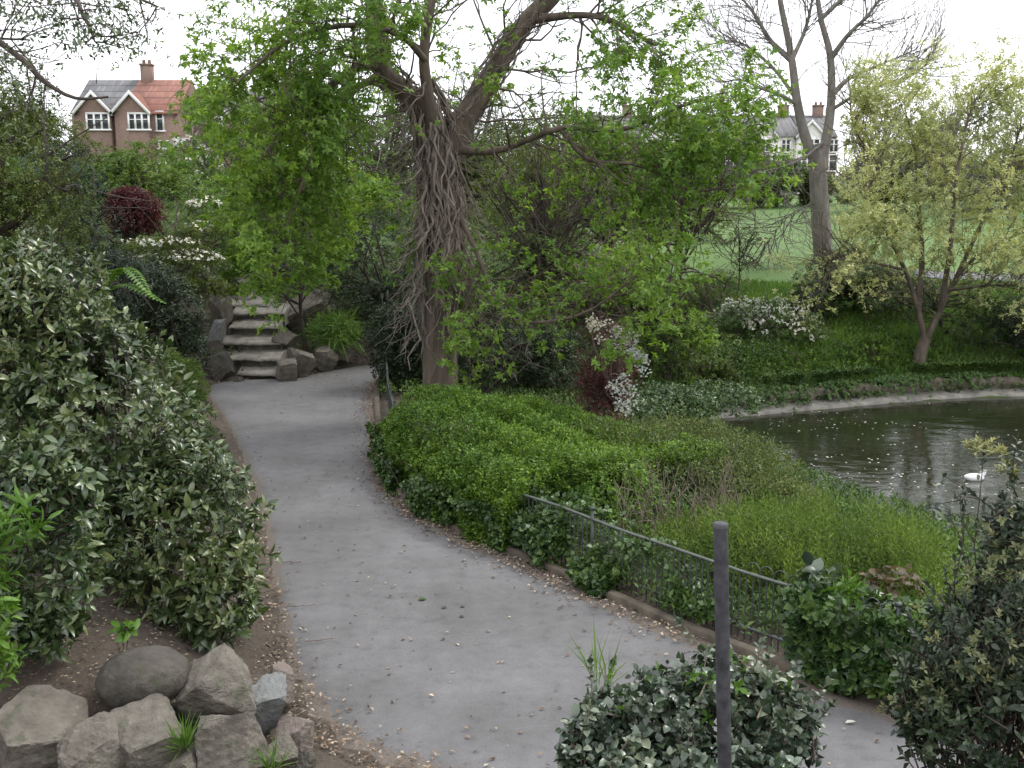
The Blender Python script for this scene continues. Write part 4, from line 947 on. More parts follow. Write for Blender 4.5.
def fern():
    rng = np.random.default_rng(12); b = P(95, 300, 13.5); root = thing('fern', 'single bright fern with two long fronds arching above the laurel', 'fern', b); mb = MB(); L = []
    for (x, y), mid in (((152, 296), (125, 268)), ((165, 303), (125, 284)), ((120, 268), (110, 275))):
        a = spline([b, P(*mid, 13.4), P(x, y, 13.2)], 26); L.append((a, np.linspace(.008, .003, 26)))
        t = nrm(np.gradient(a, axis=0)); s = nrm(np.cross(t, [0, 0, 1.])); n = np.cross(s, t)
        for sg in (-1, 1):
            d = nrm(s * sg + t * .35); leaves(mb, a[4:], d[4:], n[4:], .17 * np.sin(np.linspace(.5, 3.0, 22)), .045)
        mb.build('frond', M['sprig'], root); mb = MB()
    tubes(m2 := MB(), L, 4); m2.build('stem', M['sprig'], root)
fern()
def topleft():
    rng = np.random.default_rng(61); base = onG(-9.5, 12.8)
    tr = [(spline([base - [0, 0, .2], base + [.1, 0, 2.5], P(-190, 20, 12.8), P(-170, -120, 12.8)], 14), np.linspace(.24, .14, 14))]
    limbs = []
    for pts, r in (([(-200, 40, 12.8), (-80, 0, 12.4), (10, 50, 12.2), (45, 82, 12), (75, 98, 11.9), (108, 97, 11.8)], .055), ([(-180, -40, 12.8), (-60, -40, 12.2), (60, -10, 11.8), (85, 20, 11.6), (95, 42, 11.5)], .05),
                   ([(-180, -60, 12.8), (-40, -60, 12.6), (60, -30, 12.4), (130, -5, 12.3), (165, 10, 12.2)], .05), ([(-200, 0, 12.8), (-90, 10, 13), (-20, 35, 13), (30, 40, 13)], .045)):
        limbs.append((spline([P(*q) for q in pts], 16), np.linspace(r, .012, 16)))
    lines, tips = [], []
    for pts, r in limbs:
        for i in range(5, 16):
            for _ in range(2):
                t = nrm(pts[min(i + 1, 15)] - pts[i - 1]); d = nrm(t * .6 + nrm(np.cross(t, rng.normal(0, 1, 3))) * .8)
                grow(rng, pts[i], d, .55, .012, 1, lines, tips, .7, (3, 4), -.03, .22, .7, 4, 4)
    def vis(q):
        x = 512 + q[0] / q[1] * 1000; y = 384 - 1000 * math.tan(math.atan2(q[2] - CAM_Z, q[1]) + PITCH)
        return x < 165 and (y < 52 or x < 62)
    tips = [t for t in tips if vis(t[0])]; lines = [l for l in lines if vis(l[0][-1])]
    tree('overhanging_tree', 'tree reaching in from the left with small dark leaves against the sky', 'tree', base, limbs + lines, tips, 'laurel_dark', .065, .03, 4, (75, 35), .07, 6, 'bark_dark', 4, .2, .2, .08, mult=1, trunk_lines=tr)
topleft()
# fresh trees around the steps
vtree('sycamore_tree', 'young bright green tree leaning over the stone steps', onG(-5.6, 27.4), [lob(275, 248, 26.2, 46, 26, 38), lob(335, 252, 25.8, 30, 34, 36), lob(232, 248, 26.3, 32, 26, 30), lob(365, 205, 26.2, 52, 26, 40), lob(255, 200, 27, 54, 26, 40), lob(322, 284, 25.5, 20, 15, 18), lob(250, 278, 26, 34, 14, 24), lob(310, 165, 27, 60, 24, 40)], 9000, 'fresh', .1, .052, 6, 211, .07, cut=.12, nsc=1.7, ang=(88, 62), Lt=.03, up=.8, clump=22)
vtree('green_tree', 'wide mid green tree behind the stone steps and young tree', onG(-7.2, 35), [lob(290, 150, 34, 80, 62, 75), lob(230, 180, 33.5, 45, 50, 50), lob(360, 170, 34, 60, 65, 60), lob(300, 215, 33, 70, 40, 50), lob(225, 120, 35, 36, 40, 40)], 10000, 'fresh2', .1, .05, 6, 212, .2, cut=.05, nsc=1.1, clump=18, nst=50)
vtree('thin_tree', 'sparse airy green tree rising into the sky left of the chestnut', onG(-7.4, 31), [lob(262, 60, 30, 44, 55, 50), lob(310, 45, 30, 55, 50, 50), lob(232, 100, 30, 26, 34, 34), lob(350, 90, 30, 40, 40, 40)], 2400, 'fresh', .1, .05, 6, 213, .12, cut=.0, nsc=1.2, nst=50, clump=14)
vtree('grey_bush', 'blue grey leaved bush glimpsed through the trees above the steps', onG(-6.6, 31.5), [lob(265, 190, 31, 36, 42, 36), lob(330, 235, 30.5, 40, 45, 40)], 2600, 'blue', .07, .03, 6, 214, .08, cut=-.3, cat='shrub')
vtree('yew', 'dark leaved evergreen between the steps and the chestnut trunk', onG(-3.0, 30.5), [lob(375, 260, 30, 60, 75, 55), lob(345, 300, 29.8, 42, 40, 40), lob(400, 320, 29, 42, 50, 45)], 5200, 'dark', .08, .032, 6, 215, .15, cut=-.9, clump=0)
vtree('ivy_bush', 'rounded dark ivy bush overhanging the railing left of the trunk', onG(-2.6, 24.2), [lob(402, 368, 23.8, 27, 34, 27), lob(395, 340, 24.2, 30, 36, 30), lob(415, 350, 24, 28, 50, 30)], 4200, 'dark', .06, .045, 5, 216, .08, cut=-1.2, lump=.1, cat='shrub', ang=(70, 30), up=.2, clump=0)
shrub('sedge', 'drooping dark green sedge tuft beside the right hand boulders', 'grass tuft', onG(-5, 27.6), [lob(335, 335, 27.6, 26, 16, 20)], 230, 'grass', .55, .022, 7, .05, False, (60, 15), .8, 217, -3, 3, (.2, 1), .004, 0, grav=.5, droop=.35)

# ------------------------------------------------------------------ thicket right of the trunk
vtree('thicket_tree', 'olive green thicket tree directly right of the chestnut trunk', onG(.8, 27), [lob(525, 210, 26.5, 55, 70, 55), lob(560, 260, 26.5, 60, 60, 55), lob(510, 290, 26, 45, 60, 45), lob(585, 180, 27, 50, 50, 50)], 7000, 'olive', .065, .03, 6, 221, .12, cut=-.05, nsc=1.5, nst=110, clump=14)
vtree('thicket_tree', 'bright leaved small tree at the left end of the pond', onG(3.6, 26.2), [lob(655, 260, 25.5, 58, 55, 50), lob(680, 305, 25, 40, 34, 40), lob(620, 235, 26, 50, 45, 45), lob(660, 320, 25, 50, 36, 40)], 3600, 'fresh', .095, .05, 6, 222, .1, cut=.15, nsc=1.5, ang=(88, 60), Lt=.03, up=.8, nst=50, clump=24)
vtree('thicket_tree', 'brownish twiggy small tree between the trunk and white blossom', onG(2.4, 29.5), [lob(600, 280, 29, 50, 55, 50), lob(560, 320, 28, 50, 45, 45), lob(640, 300, 29, 50, 50, 45)], 3200, 'olive', .065, .03, 5, 223, .1, bark='deadstem', cut=.0, nsc=1.4, nst=150)
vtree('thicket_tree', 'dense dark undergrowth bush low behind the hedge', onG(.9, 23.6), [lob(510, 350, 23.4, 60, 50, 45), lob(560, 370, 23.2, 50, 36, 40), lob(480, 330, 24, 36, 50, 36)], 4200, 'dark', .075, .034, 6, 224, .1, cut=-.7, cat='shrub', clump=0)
vtree('thicket_tree', 'tall leafy tree above the thicket, in front of the brick terrace', onG(3.5, 36), [lob(600, 200, 35, 80, 60, 70), lob(680, 205, 35, 60, 52, 60), lob(520, 200, 35, 60, 60, 60), lob(560, 150, 36, 70, 45, 60)], 8500, 'olive', .1, .05, 6, 225, .2, cut=-.08, nsc=1.0, nst=80, clump=16)
vtree('leafy_tree', 'bright green maple hanging left of the tall bare tree over the lawn edge', onG(5.4, 33), [lob(700, 130, 31, 42, 55, 42), lob(725, 175, 31, 36, 40, 36), lob(660, 110, 31, 48, 40, 40), lob(710, 80, 31, 30, 26, 30), lob(640, 170, 31, 40, 36, 36)], 4600, 'fresh', .1, .052, 6, 226, .12, cut=.22, nsc=1.4, ang=(88, 60), nst=60, Lt=.03, clump=22)
vtree('rose_bush', 'red leaved bush with arching white blossom sprays beside the hedge', onG(1.9, 19.8), [lob(606, 362, 19.8, 27, 38, 26), lob(600, 395, 19.6, 26, 30, 24)], 2600, leafmat('dark red leaf', (.06, .022, .022), (.17, .06, .055), None, .5, .2), .05, .022, 6, 227, .05, cut=-.4, cat='shrub')
def sprays():
    rng = np.random.default_rng(8); root = thing('blossom_spray', 'arching sprays of white blossom leaning over the red leaved bush', 'flowers', onG(2.3, 19.4)); L = []; pts = []
    b0 = P(612, 400, 19.5)
    for pl in ([(590, 325), (612, 328), (634, 345), (640, 362)], [(600, 345), (622, 350), (642, 358), (644, 372)], [(598, 330), (590, 322)], [(610, 375), (628, 380), (632, 400), (625, 412)], [(606, 392), (615, 385), (622, 395), (618, 408)], [(612, 340), (626, 333), (636, 338)]):
        a = spline([b0] + [P(x, y, 19.0) for x, y in pl], 24); L.append((a, np.linspace(.012, .004, 24)))
        for q in a[9:]: pts += [q + rng.normal(0, .06, 3) for _ in range(7)]
    pts = np.array(pts); mb = MB(); b, d, n = rosette(rng, pts, nrm(rng.normal(0, .5, pts.shape) + [0, -.4, .8]), .01, 5, (80, 60)); leaves(mb, b, d, n, .032, .026); mb.build('blossom', M['blossom'], root); tubes(m2 := MB(), L, 5); m2.build('stem', M['deadstem'], root)
sprays()
shrub('ivy', 'blue green ground ivy mound at the left end of the pond', 'ivy', onG(3.4, 22), [lob(665, 405, 22, 50, 22, 45), lob(720, 400, 23.5, 40, 18, 35), lob(640, 420, 20.5, 40, 20, 40)], 3600, 'ivy', .06, .045, 5, .05, False, (70, 40), .6, 228, -1, 2.5, (.7, 1.05), .006, 0)

# ------------------------------------------------------------------ far bank
vtree('white_shrub', 'rounded cream white flowering shrub on the bank left of the pale tree', onG(8.0, 30.6), [lob(770, 325, 30, 46, 24, 36), lob(740, 320, 30, 28, 22, 26), lob(805, 335, 30, 28, 26, 26)], 2300, 'bank', .07, .035, 6, 231, .07, cut=-.6, lump=.3, extra=('blossom', .5, 'blossom', .06, .04, 5, .05), cat='shrub')
vtree('white_shrub', 'loose cream white flowering shrub behind the pale tree trunk', onG(13.4, 31.2), [lob(950, 305, 30.3, 48, 36, 36), lob(1000, 300, 30, 40, 36, 36), lob(870, 285, 31, 44, 32, 30), lob(905, 300, 30.4, 40, 30, 30)], 1900, 'bank', .07, .035, 6, 232, .07, cut=-.35, extra=('blossom', .35, 'cream', .085, .05, 5, -.05), cat='shrub')
vtree('ivy_bush', 'dark ivy thicket round the foot of the tall bare tree', onG(10.6, 33.5), [lob(828, 285, 33, 30, 32, 28), lob(852, 268, 33.5, 34, 22, 28), lob(812, 305, 32, 26, 20, 24), lob(895, 292, 33, 44, 18, 30)], 4200, 'dark', .085, .045, 6, 233, .08, cut=-.8, cat='shrub', clump=0)
for lab, px, py, Y, rx, rz, mt, sd, b_ in (('cream edged variegated bush overlapping the dark ivy by the bare tree', 868, 280, 31.8, 34, 20, 'bank', 351, ('blossom', .5, 'cream', .07, .04, 5, .0)), ('low yellow green bush on the bank left of the white shrub', 690, 372, 26.6, 44, 22, 'olive', 352, None), ('low green bush on the bank right below the white shrub', 790, 366, 28.8, 44, 16, 'hedge', 353, None), ('pale green low bush left of the leaning trunk', 862, 350, 29.6, 36, 18, 'hedge', 354, None), ('leafy bush between the red leaved bush and the white shrub', 668, 345, 25.2, 42, 36, 'fresh2', 355, None)):
    c = P(px, py, Y); vtree('bush', lab, onG(c[0], Y), [lob(px, py, Y, rx, rz), lob(px - rx * .6, py + rz * .4, Y, rx * .5, rz * .7), lob(px + rx * .6, py + rz * .3, Y, rx * .5, rz * .8)], 2600, mt, .07, .035, 6, sd, .05, cut=-.5, cat='shrub', extra=b_, clump=6, lump=.3)
vtree('bush', 'low olive bush on the bank between lawn and left pond end', onG(6.8, 33.5), [lob(720, 300, 32.5, 40, 30, 36), lob(690, 340, 30, 48, 30, 36), lob(740, 365, 29, 40, 22, 34)], 2600, 'olive', .09, .042, 6, 234, .07, cut=-.35, cat='shrub')
vtree('bush', 'dark green bush at the right edge beside the pond', onG(17.2, 30.4), [lob(1000, 330, 30, 46, 36, 36), lob(1050, 320, 30, 50, 50, 40)], 2400, 'dark', .09, .045, 6, 235, .08, cut=-.5, cat='shrub')
vtree('sapling', 'thin twiggy sapling standing before the open lawn', onG(7.9, 35), [lob(740, 235, 34, 26, 40, 24)], 160, 'olive', .09, .04, 4, 236, .03, cut=-.4, nst=34)
def pale():
    rng = np.random.default_rng(71); base = G(918, 376, g1(11.4, 28.6)); Y = base[1]; base[2] = g1(base[0], base[1])
    def pl(pts, r): a = spline([P(x, y, Y + dy) for x, y, dy in pts], 14); return (a, np.linspace(r[0], r[1], 14))
    tr = [pl([(918, 380, 0), (920, 355, 0), (926, 338, 0)], (.2, .16))]
    limbs = [pl([(925, 342, 0), (918, 310, 0), (905, 270, -.3), (885, 230, -.8), (865, 190, -1.2)], (.1, .02)), pl([(925, 342, 0), (938, 315, 0), (955, 280, .3), (985, 250, .5), (1040, 225, .6)], (.11, .02)),
             pl([(918, 310, 0), (922, 260, .3), (918, 200, .5), (915, 150, .6), (905, 110, .6)], (.1, .02)), pl([(940, 312, 0), (950, 250, -.5), (955, 190, -.8), (965, 130, -.8), (975, 100, -.6)], (.09, .02)),
             pl([(905, 270, -.3), (870, 262, -.8), (845, 255, -1.2), (825, 262, -1.4)], (.05, .015)), pl([(955, 280, .3), (990, 205, .8), (1010, 160, .9), (1020, 130, .9)], (.07, .02)), pl([(918, 230, .4), (880, 170, .9), (855, 130, 1.0), (850, 105, 1)], (.05, .015)), pl([(950, 290, 0), (1000, 285, -1), (1050, 290, -1.6)], (.05, .015))]
    lines, tips = [], []
    for pts, r in limbs:
        for i in range(4, 14):
            for _ in range(3):
                t = nrm(pts[min(i + 1, 13)] - pts[i - 1]); d = nrm(t * .55 + nrm(np.cross(t, rng.normal(0, 1, 3))) * .8)
                grow(rng, pts[i], d, .95, .018, 2, lines, tips, .65, (2, 3), .06, .17, .72, 4, 2)
    ok = []
    for p, d in tips:
        x = 512 + p[0] / p[1] * 1000; y = 384 - 1000 * math.tan(math.atan2(p[2] - CAM_Z, p[1]) + PITCH)
        if x < 838 and y < 258: continue
        if y < 240 + 40 * rng.random() or (rng.random() < .35 and y < 330): ok.append((p, d))
    tree('pale_tree', 'spreading pale yellow green tree leaning at the pond edge', 'tree', base, limbs + lines, ok, 'paletree', .1, .055, 6, (80, 40), .1, 7, 'bark', 4, .5, .1, .16, mult=4, trunk_lines=tr)
pale()
def bare():
    rng = np.random.default_rng(81); Y = 42.; b = P(823, 252, Y); base = onG(b[0], Y)
    def pl(pts, r): a = spline([P(x, y, Y + dy) for x, y, dy in pts], 18); return (a, np.linspace(r[0], r[1], 18))
    tr = [pl([(825, 275, 0), (823, 250, 0), (820, 210, 0), (818, 175, 0), (817, 150, 0)], (.43, .34))]
    limbs = [pl([(817, 165, 0), (806, 140, 0), (797, 102, 0), (791, 55, 0), (780, 0, 0), (772, -60, 0)], (.26, .07)), pl([(819, 165, 0), (826, 140, 0), (831, 102, 0), (830, 55, 0), (820, 15, 0), (812, -50, 0)], (.25, .07)),
             pl([(798, 105, 0), (780, 95, -.5), (760, 88, -1), (742, 80, -1.2), (725, 82, -1.4)], (.09, .02)), pl([(791, 60, 0), (770, 40, .5), (755, 15, .8), (735, -10, 1)], (.13, .03)), pl([(832, 95, 0), (850, 78, .5), (880, 65, 1), (915, 50, 1.2)], (.12, .02)),
             pl([(830, 60, 0), (848, 35, -.5), (868, 15, -.8), (890, -15, -1)], (.12, .03)), pl([(831, 110, 0), (865, 90, -1), (900, 80, -1.5), (930, 62, -2)], (.08, .02)), pl([(797, 100, 0), (775, 70, .6), (745, 45, 1), (722, 40, 1.3)], (.09, .02)), pl([(792, 60, 0), (805, 30, .8), (812, 0, 1), (816, -40, 1)], (.1, .03)),
             pl([(826, 140, 0), (800, 160, -1), (770, 170, -1.5), (745, 172, -2)], (.06, .02)), pl([(820, 200, 0), (790, 215, -1), (765, 245, -1.5)], (.05, .012)), pl([(820, 20, 0), (845, -5, .5), (870, -40, 1)], (.1, .04))]
    lines, tips = [], []
    for k, (pts, r) in enumerate(limbs):
        for i in range(4, 18, 1 if k > 1 else 2):
            for _ in range(2 if k > 1 else 1):
                t = nrm(pts[min(i + 1, 17)] - pts[i - 1]); d = nrm(t * .7 + nrm(np.cross(t, rng.normal(0, 1, 3))) * .7)
                grow(rng, pts[i], d, 1.8 * rng.uniform(.6, 1.1), .026, 2, lines, tips, .6, (2, 4), .08, .16, .66, 4, 2)
    lines = [(p, np.maximum(r, .006)) for p, r in lines]
    tree('bare_tree', 'tall leafless forked tree on the lawn beyond the pond', 'tree', base, limbs + lines, None, None, 0, 0, 0, bark='bark_pale', sides=4, trunk_lines=tr)
bare()

# ------------------------------------------------------------------ far trees
GT = 'trees and bushes along the far side of the lawn'
far = [('mid green tree directly below the white house left of the bare tree', 770, 180, 88, 34, 22, 'fresh2', 301), ('fresh green tree in front of the brown mid terrace house', 715, 172, 86, 38, 28, 'fresh2', 302), ('olive tree before the leftmost brick terrace house', 640, 178, 84, 44, 32, 'olive', 303),
       ('olive bush on the lawn edge behind the bare tree trunk', 815, 185, 90, 36, 18, 'olive', 304), ('grey green tree behind the left half of the pale tree', 880, 165, 80, 36, 40, 'olive', 305), ('tall hazy green tree behind the top of the pale tree', 945, 150, 84, 44, 46, 'fresh2', 306), ('darker tree at the right edge behind the pale tree', 1010, 168, 78, 40, 34, 'bank', 307),
       ('low dark hedge like tree at the top of the lawn near the right edge', 940, 195, 92, 60, 14, 'bank', 308), ('dull tree showing between chestnut limbs beside the brick terrace', 555, 165, 80, 46, 44, 'olive', 309), ('broad green tree seen behind the chestnut trunk', 470, 150, 74, 50, 50, 'olive', 310), ('leafy tree just right of the brown brick house', 300, 150, 75, 55, 40, 'fresh2', 311), ('tree at the far left edge beside the grey roofed house', 30, 130, 70, 48, 40, 'olive', 312)]
for lab, px, py, Y, rx, rz, mt, sd in far:
    c = P(px, py, Y); rng = np.random.default_rng(sd)
    hh = (208 - (py - rz)) / 2; pm = 208 - hh
    lobes = [lob(px + rng.uniform(-.7, .7) * rx, pm + rng.uniform(-.45, .55) * hh, Y + rng.uniform(-2, 2), rx * rng.uniform(.4, .6), hh * rng.uniform(.35, .6)) for _ in range(9)]
    vtree('park_tree', lab, onG(c[0], Y), lobes, 3200, mt, .3, .15, 6, sd, .2, cut=-.2, nsc=.6, Lt=.2, nst=40, group=GT)
vtree('twiggy_tree', 'small grey leafless tree in front of the red roofed house', onG(-22.5, 72), [lob(190, 110, 72, 18, 26, 18)], 40, 'olive', .14, .06, 3, 320, .09, bark='bark_pale', nst=60, cut=-3)

# ------------------------------------------------------------------ ground cover
def scatter(name, region, n, mat, L, W, k, ang, seed, lift=.0, Lt=.03, up=1.0, rand=.3, full=False, nz=None, droop=.15):
    rng = np.random.default_rng(seed); xy = region(rng, n); 
    d = segdist(PATH_POLY, xy[:, 0], xy[:, 1]); ok = ~inside(PATH_POLY, xy[:, 0], xy[:, 1]) & (~inside(POND, xy[:, 0], xy[:, 1])) & (d > .12)
    xy = xy[ok]
    if nz is not None: xy = xy[snoise(np.c_[xy, xy[:, 0] * 0], seed, 1.3) > nz]
    p = np.c_[xy, ground(xy[:, 0], xy[:, 1]) + lift + Lt]
    D = nrm(np.array([0, 0, up]) + rng.normal(0, rand, p.shape)); mb = MB(); b, dd, nn = rosette(rng, p, D, Lt, k, ang); s = rng.uniform(.6, 1.25, len(b)); leaves(mb, b, dd, nn, L * s, W * s, full, droop=droop)
    o = mb.build(name, M[mat]); tag(o, kind='stuff'); return o
def box_region(x0, x1, y0, y1): return lambda rng, n: np.c_[rng.uniform(x0, x1, n), rng.uniform(y0, y1, n)]
scatter('bank_grass', box_region(6.5, 21, 27.3, 37), 26000, 'grass', .2, .02, 5, (50, 5), 401, Lt=.05, rand=.3)
scatter('bank_ivy', box_region(3.5, 13, 24.6, 33), 9000, 'bank', .085, .06, 5, (80, 50), 402, .06, Lt=.06, nz=-.3)
scatter('pond_edge_ivy', lambda rng, n: (lambda i: POND[i] + (POND[np.minimum(i + 1, 129)] - POND[i]) * rng.random((n, 1)) + rng.normal(0, .16, (n, 2)) + [0, .55])(rng.integers(70, 129, n)), 9000, 'bank', .075, .055, 5, (80, 50), 403, .3, Lt=.2, nz=.0)
scatter('near_bank_growth', box_region(-.5, 8.5, 9.2, 22.5), 16000, 'bank', .085, .035, 6, (70, 20), 404, .1, Lt=.16)
scatter('slope_undergrowth', box_region(-16, -4, 17, 36), 12000, 'bank', .09, .045, 5, (75, 30), 405, .05, Lt=.1, nz=-.2)
scatter('rear_undergrowth', box_region(-4, 8, 22.5, 37), 14000, 'bank', .1, .05, 5, (75, 30), 406, .08, Lt=.16)
scatter('left_bank_growth', box_region(-7, -3.4, 9, 17), 2500, 'laurel_dark', .07, .03, 5, (75, 30), 407, .02, Lt=.08)
scatter('hill_undergrowth', box_region(-40, 3, 34, 80), 9000, 'bank', .3, .16, 5, (75, 30), 408, .1, Lt=.3)

def trailing_ivy():
    k0 = int(np.argmax(POND[:, 0])); seg = spline(POND[k0:-1:3], 400); t = nrm(np.gradient(seg, axis=0)); nr = np.c_[t[:, 1], -t[:, 0]]
    if inside(POND, *(seg[60:61] + nr[60:61] * .3).T)[0]: nr = -nr
    rng = np.random.default_rng(640); vis_ = np.where((seg[:, 0] < 18) & (seg[:, 1] > 23.5))[0]
    where = ['leftmost', 'second', 'third', 'fourth', 'fifth', 'sixth', 'seventh', 'eighth', 'rightmost']
    for c, f in enumerate((.03, .12, .2, .31, .4, .53, .66, .8, .93)):
        ci = vis_[int((1 - f) * (len(vis_) - 1))]; n = 520; wd = rng.uniform(5, 13)
        i = np.clip(ci + rng.normal(0, wd, n).astype(int), 0, 399); u = rng.random(n) * rng.random(n) ** .3
        off = .85 - 1.0 * u + rng.normal(0, .03, n); z = np.where(u < .45, WZ + .52 - .05 * u, WZ + .5 - (u - .45) * .85) + np.abs(rng.normal(0, .05, n))
        keep = u < .45 + .55 * rng.random() + .25 * np.sin(i * 1.3); p = np.c_[seg[i] + nr[i] * off[:, None], z][keep]
        D = nrm(np.c_[-nr[i][keep] * .7, np.full(keep.sum(), .7)] + rng.normal(0, .3, p.shape)); root = thing('trailing_ivy', '%s%s ivy patch trailing over the pond edging' % (where[c], '' if 'most' in where[c] else ' from left'), 'ivy', (*seg[ci], WZ), 'ivy patches trailing over the pond edging')
        mb = MB(); b, d, n_ = rosette(rng, p, D, .04, 5, (80, 50)); leaves(mb, b, d, n_, .075 * rng.uniform(.6, 1.2, len(b)), .055); mb.build('foliage', M['bank'], root)
trailing_ivy()

def litter():
    rng = np.random.default_rng(500); pts = []
    i = rng.integers(40, 118, 4200); w_ = np.abs(rng.normal(0, .2, 4200)); dens = np.interp(PR[i, 1], [7.5, 10, 12, 16, 20, 26], [.35, .6, 1, 1, .5, .4]); k = rng.random(4200) < dens
    fq = rng.random((len(w_), 1)); A_ = PR[i] * (1 - fq) + PR[i + 1] * fq; pts.append(A_[k] - NR[i[k]] * (w_[k] + .02)[:, None])
    i = rng.integers(22, 120, 3600); t = nrm(PR[i] - PL[i]); w_ = np.abs(rng.normal(0, .22, 3600)); dens = np.interp(PL[i, 1], [6, 8, 11, 14, 24, 28], [.5, 1, .8, .2, .35, .9]); k = rng.random(3600) < dens
    fq = rng.random((len(w_), 1)); A_ = PL[i] * (1 - fq) + PL[i + 1] * fq; pts.append(A_[k] + t[k] * (w_[k] - .15)[:, None])
    i = rng.integers(18, 120, 700); f = rng.random((700, 1)); g_ = rng.random((700, 1)); pts.append((PL[i] * (1 - g_) + PL[i + 1] * g_) * (1 - f) + (PR[i] * (1 - g_) + PR[i + 1] * g_) * f)
    xy = np.vstack(pts); z = np.full(len(xy), .03) + rng.random(len(xy)) * .012
    off = ~inside(PATH_POLY, xy[:, 0], xy[:, 1]); z[off] = ground(xy[off, 0], xy[off, 1]) + .02
    p = np.c_[xy, z]; a = rng.random(len(p)) * 6.28; d = np.c_[np.cos(a), np.sin(a), rng.normal(0, .12, len(p))]; n = nrm(np.c_[rng.normal(0, .25, (len(p), 2)), np.ones(len(p))]); d = nrm(d - n * (d * n).sum(1, keepdims=True))
    mb = MB(); s = rng.uniform(.4, 1.3, len(p)) ; leaves(mb, p, d, n, .05 * s, .024 * s, False, .3, .1)
    tag(mb.build('leaf_litter', M['litter']), kind='stuff')
    # rockery litter and soil leaves
    xy = np.c_[rng.uniform(-4.6, -1.8, 2200), rng.uniform(6.7, 9.4, 2200)]; xy = xy[~inside(PATH_POLY, xy[:, 0], xy[:, 1])]; p = np.c_[xy, ground(xy[:, 0], xy[:, 1]) + .02]
    a = rng.random(len(p)) * 6.28; d = np.c_[np.cos(a), np.sin(a), 0 * a]; n = np.tile([0, 0, 1.], (len(p), 1)); mb = MB(); leaves(mb, p, d, n, .035, .018, False, .3, .1); tag(mb.build('soil_litter', M['litter']), kind='stuff')
    # fallen green leaf and dark scraps
    for nm, lab, px, py, L, W, mt in (('fallen_leaf', 'single green leaf lying in the middle of the path', 418, 600, .1, .07, 'ivy'), ('fallen_leaf', 'dark dead leaf right of the green leaf on the path', 441, 608, .07, .045, 'bark_dark'), ('fallen_leaf', 'dark dead leaf nearer the railing, farthest right on the open path', 460, 607, .06, .04, 'bark_dark'), ('fallen_leaf', 'dark dead leaf lowest of the three scraps on the path', 459, 617, .06, .045, 'bark_dark'), ('fallen_leaf', 'pale dry leaf on the path end beside the right foreground shrub', 845, 723, .1, .04, 'blossom')):
        c = G(px, py, .03); mb = MB(); leaves(mb, c[None], np.array([[1., .2, .1]]) / 1.03, nrm(np.array([[-.1, -.1, 1.]])), L, W, True, .2, .05); tag(mb.build(nm, M[mt]), lab, 'leaf')
litter()
for px, py, Y, lab, n in ((184, 748, 7.4, 'thin grass tuft growing between the rockery stones', 34), (272, 770, 7.4, 'small grass tuft at the bottom of the rockery by the path', 16)):
    Y -= .65; c = P(px, py, Y); shrub('grass_tuft', lab, 'grass tuft', c, [(*c, .05, .04, .03)], n, 'grass', .22, .01, 3, .01, False, (30, 8), 1.2, 410 + n, -5, 3, (.1, 1), .003, 0, rand=.25)
c = P(600, 690, 4.95)
shrub('grass_tuft', 'tall thin grass blades left in the shrub around the steel post', 'grass tuft', c, [(*c, .06, .05, .03)], 12, 'grass', .3, .01, 2, .01, False, (22, 5), 1.4, 415, -5, 3, (.1, 1), .003, 0, rand=.15)

# ------------------------------------------------------------------ pond bird and painted glints
def bird():
    c = G(974, 480, WZ); root = thing('water_bird', 'small white water bird swimming on the pond', 'bird', c)
    def ell(o, r, n=14, m=9):
        th = np.linspace(0, math.pi, m)[:, None]; ph = np.linspace(0, 2 * math.pi, n, endpoint=False)[None]
        v = np.stack([np.cos(th) + 0 * ph, np.sin(th) * np.cos(ph), np.sin(th) * np.sin(ph)], -1)
        v[..., 2] += .35 * np.clip(-v[..., 0:1] - .45, 0, 1)[..., 0]
        return (v * r + o).reshape(-1, 3), [[i * n + j, i * n + (j + 1) % n, (i + 1) * n + (j + 1) % n, (i + 1) * n + j] for i in range(m - 1) for j in range(n)]
    mb = MB(); mb.add(*ell(c + [0, 0, .05], (.2, .09, .085)))
    tubes(mb, [(spline([c + [.13, 0, .07], c + [.18, 0, .13], c + [.19, 0, .2]], 8), np.linspace(.05, .034, 8))], 10); mb.add(*ell(c + [.205, 0, .21], (.05, .038, .038)))
    mb.build('body', M['feather'], root, True)
    b2 = c + [.25, 0, .205]; MB().add([b2 + [0, -.012, -.008], b2 + [0, .012, -.008], b2 + [0, 0, .012], b2 + [.055, 0, -.006]], t=[[0, 1, 3], [1, 2, 3], [2, 0, 3], [0, 2, 1]]).build('beak', M['beak'], root)
bird()
def glint_flecks():  # white flecks standing in for sparkling reflections on the water
    rng = np.random.default_rng(600); n = 900; x = rng.uniform(4.6, 14, n); y = rng.uniform(17, 27.5, n); k = inside(POND, x, y) & (snoise(np.c_[x, y, 0 * x], 5, .8) > -.15) & (rng.random(n) < np.interp(x, [5, 9, 14], [1, .5, .12])); x, y = x[k], y[k]
    p = np.c_[x, y, np.full(len(x), WZ + .006)]; a = rng.random(len(p)) * 6.28; d = np.c_[np.cos(a), np.sin(a), 0 * a]; mb = MB(); s = rng.uniform(.5, 1.3, len(p)); leaves(mb, p, d, np.tile([0, 0, 1.], (len(p), 1)), .06 * s, .045 * s, False, .1, .0)
    tag(mb.build('water_glints', M['blossom']), kind='stuff')
glint_flecks()

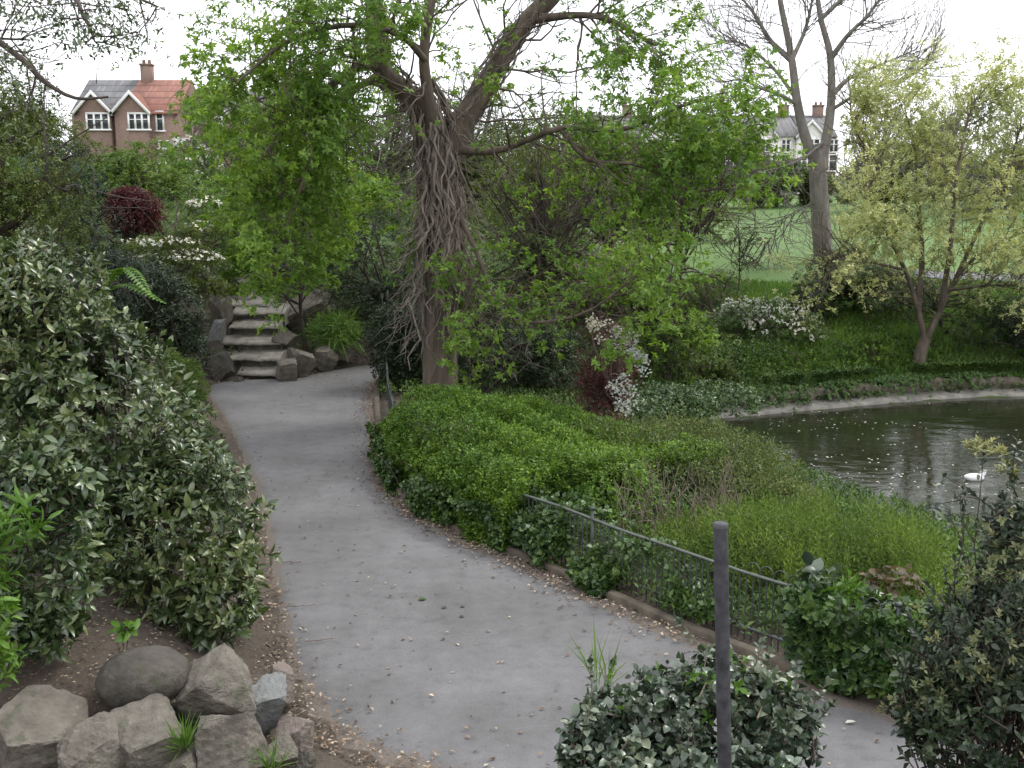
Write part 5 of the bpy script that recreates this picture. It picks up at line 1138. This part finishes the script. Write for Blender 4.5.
for lab, px, py, Y, rx, rz, mt, sd in (('broad olive tree filling the view left of the chestnut trunk', 385, 150, 46, 60, 75, 'olive', 341), ('tall olive tree directly behind the chestnut fork', 470, 140, 48, 60, 70, 'olive', 342), ('wide brownish green tree behind the right hand chestnut boughs', 560, 155, 50, 70, 66, 'olive', 343), ('lower green tree in front of the white terrace house', 660, 185, 52, 60, 42, 'fresh2', 344)):
    c = P(px, py, Y); vtree('park_tree', lab, onG(c[0], Y), [lob(px, py, Y, rx * .7, rz * .8), lob(px - rx * .5, py + 15, Y, rx * .5, rz * .7), lob(px + rx * .5, py + 10, Y, rx * .5, rz * .7), lob(px, py + rz * .7, Y, rx * .9, rz * .5)], 5000, mt, .15, .07, 6, sd, .25, cut=-.25, nsc=.9, nst=90, bark='bark_pale', group=GT)
for lab, px, py, Y, rx, rz, sd in (('grey leafless tree right behind the tall bare tree', 875, 150, 70, 38, 46, 331), ('brownish leafless tree behind the middle of the pale tree', 950, 140, 74, 42, 48, 332), ('grey leafless tree at the right edge behind the pale tree', 1015, 160, 68, 36, 40, 333), ('thin leafless tree before the white terrace house', 752, 150, 78, 26, 34, 334)):
    c = P(px, py, Y); vtree('twiggy_tree', lab, onG(c[0], Y), [lob(px, py, Y, rx, rz), lob(px - 12, py + 22, Y, rx, rz * .7)], 160, 'olive', .2, .09, 4, sd, .16, bark='bark_pale', nst=130, cut=-3, shell=(.5, 1.1))

def twigs():
    rng = np.random.default_rng(701)
    for lab, px, py, ln, a in (('thin fallen twig on the path right of the big laurel shrub', 300, 606, .32, .15), ('short fallen twig on the path close to the laurel edge', 292, 562, .22, -.1), ('pale fallen stick in the leaf litter beside the hedge', 425, 520, .3, .5), ('fallen twig nearest the pinkish rocks', 318, 640, .26, .3)):
        c = G(px, py, .045); n = 7; t = np.linspace(-.5, .5, n)[:, None]; p = c + t * ln * np.array([math.cos(a), math.sin(a), 0]) + rng.normal(0, .012, (n, 3)) * [1, 1, .3]
        mb = MB(); tubes(mb, [(p, np.linspace(.006, .003, n)), (np.array([p[3], p[3] + [.03, .05, .006]]), np.array([.004, .002]))], 5); tag(mb.build('fallen_twig', M['deadstem']), lab, 'twig')
twigs()
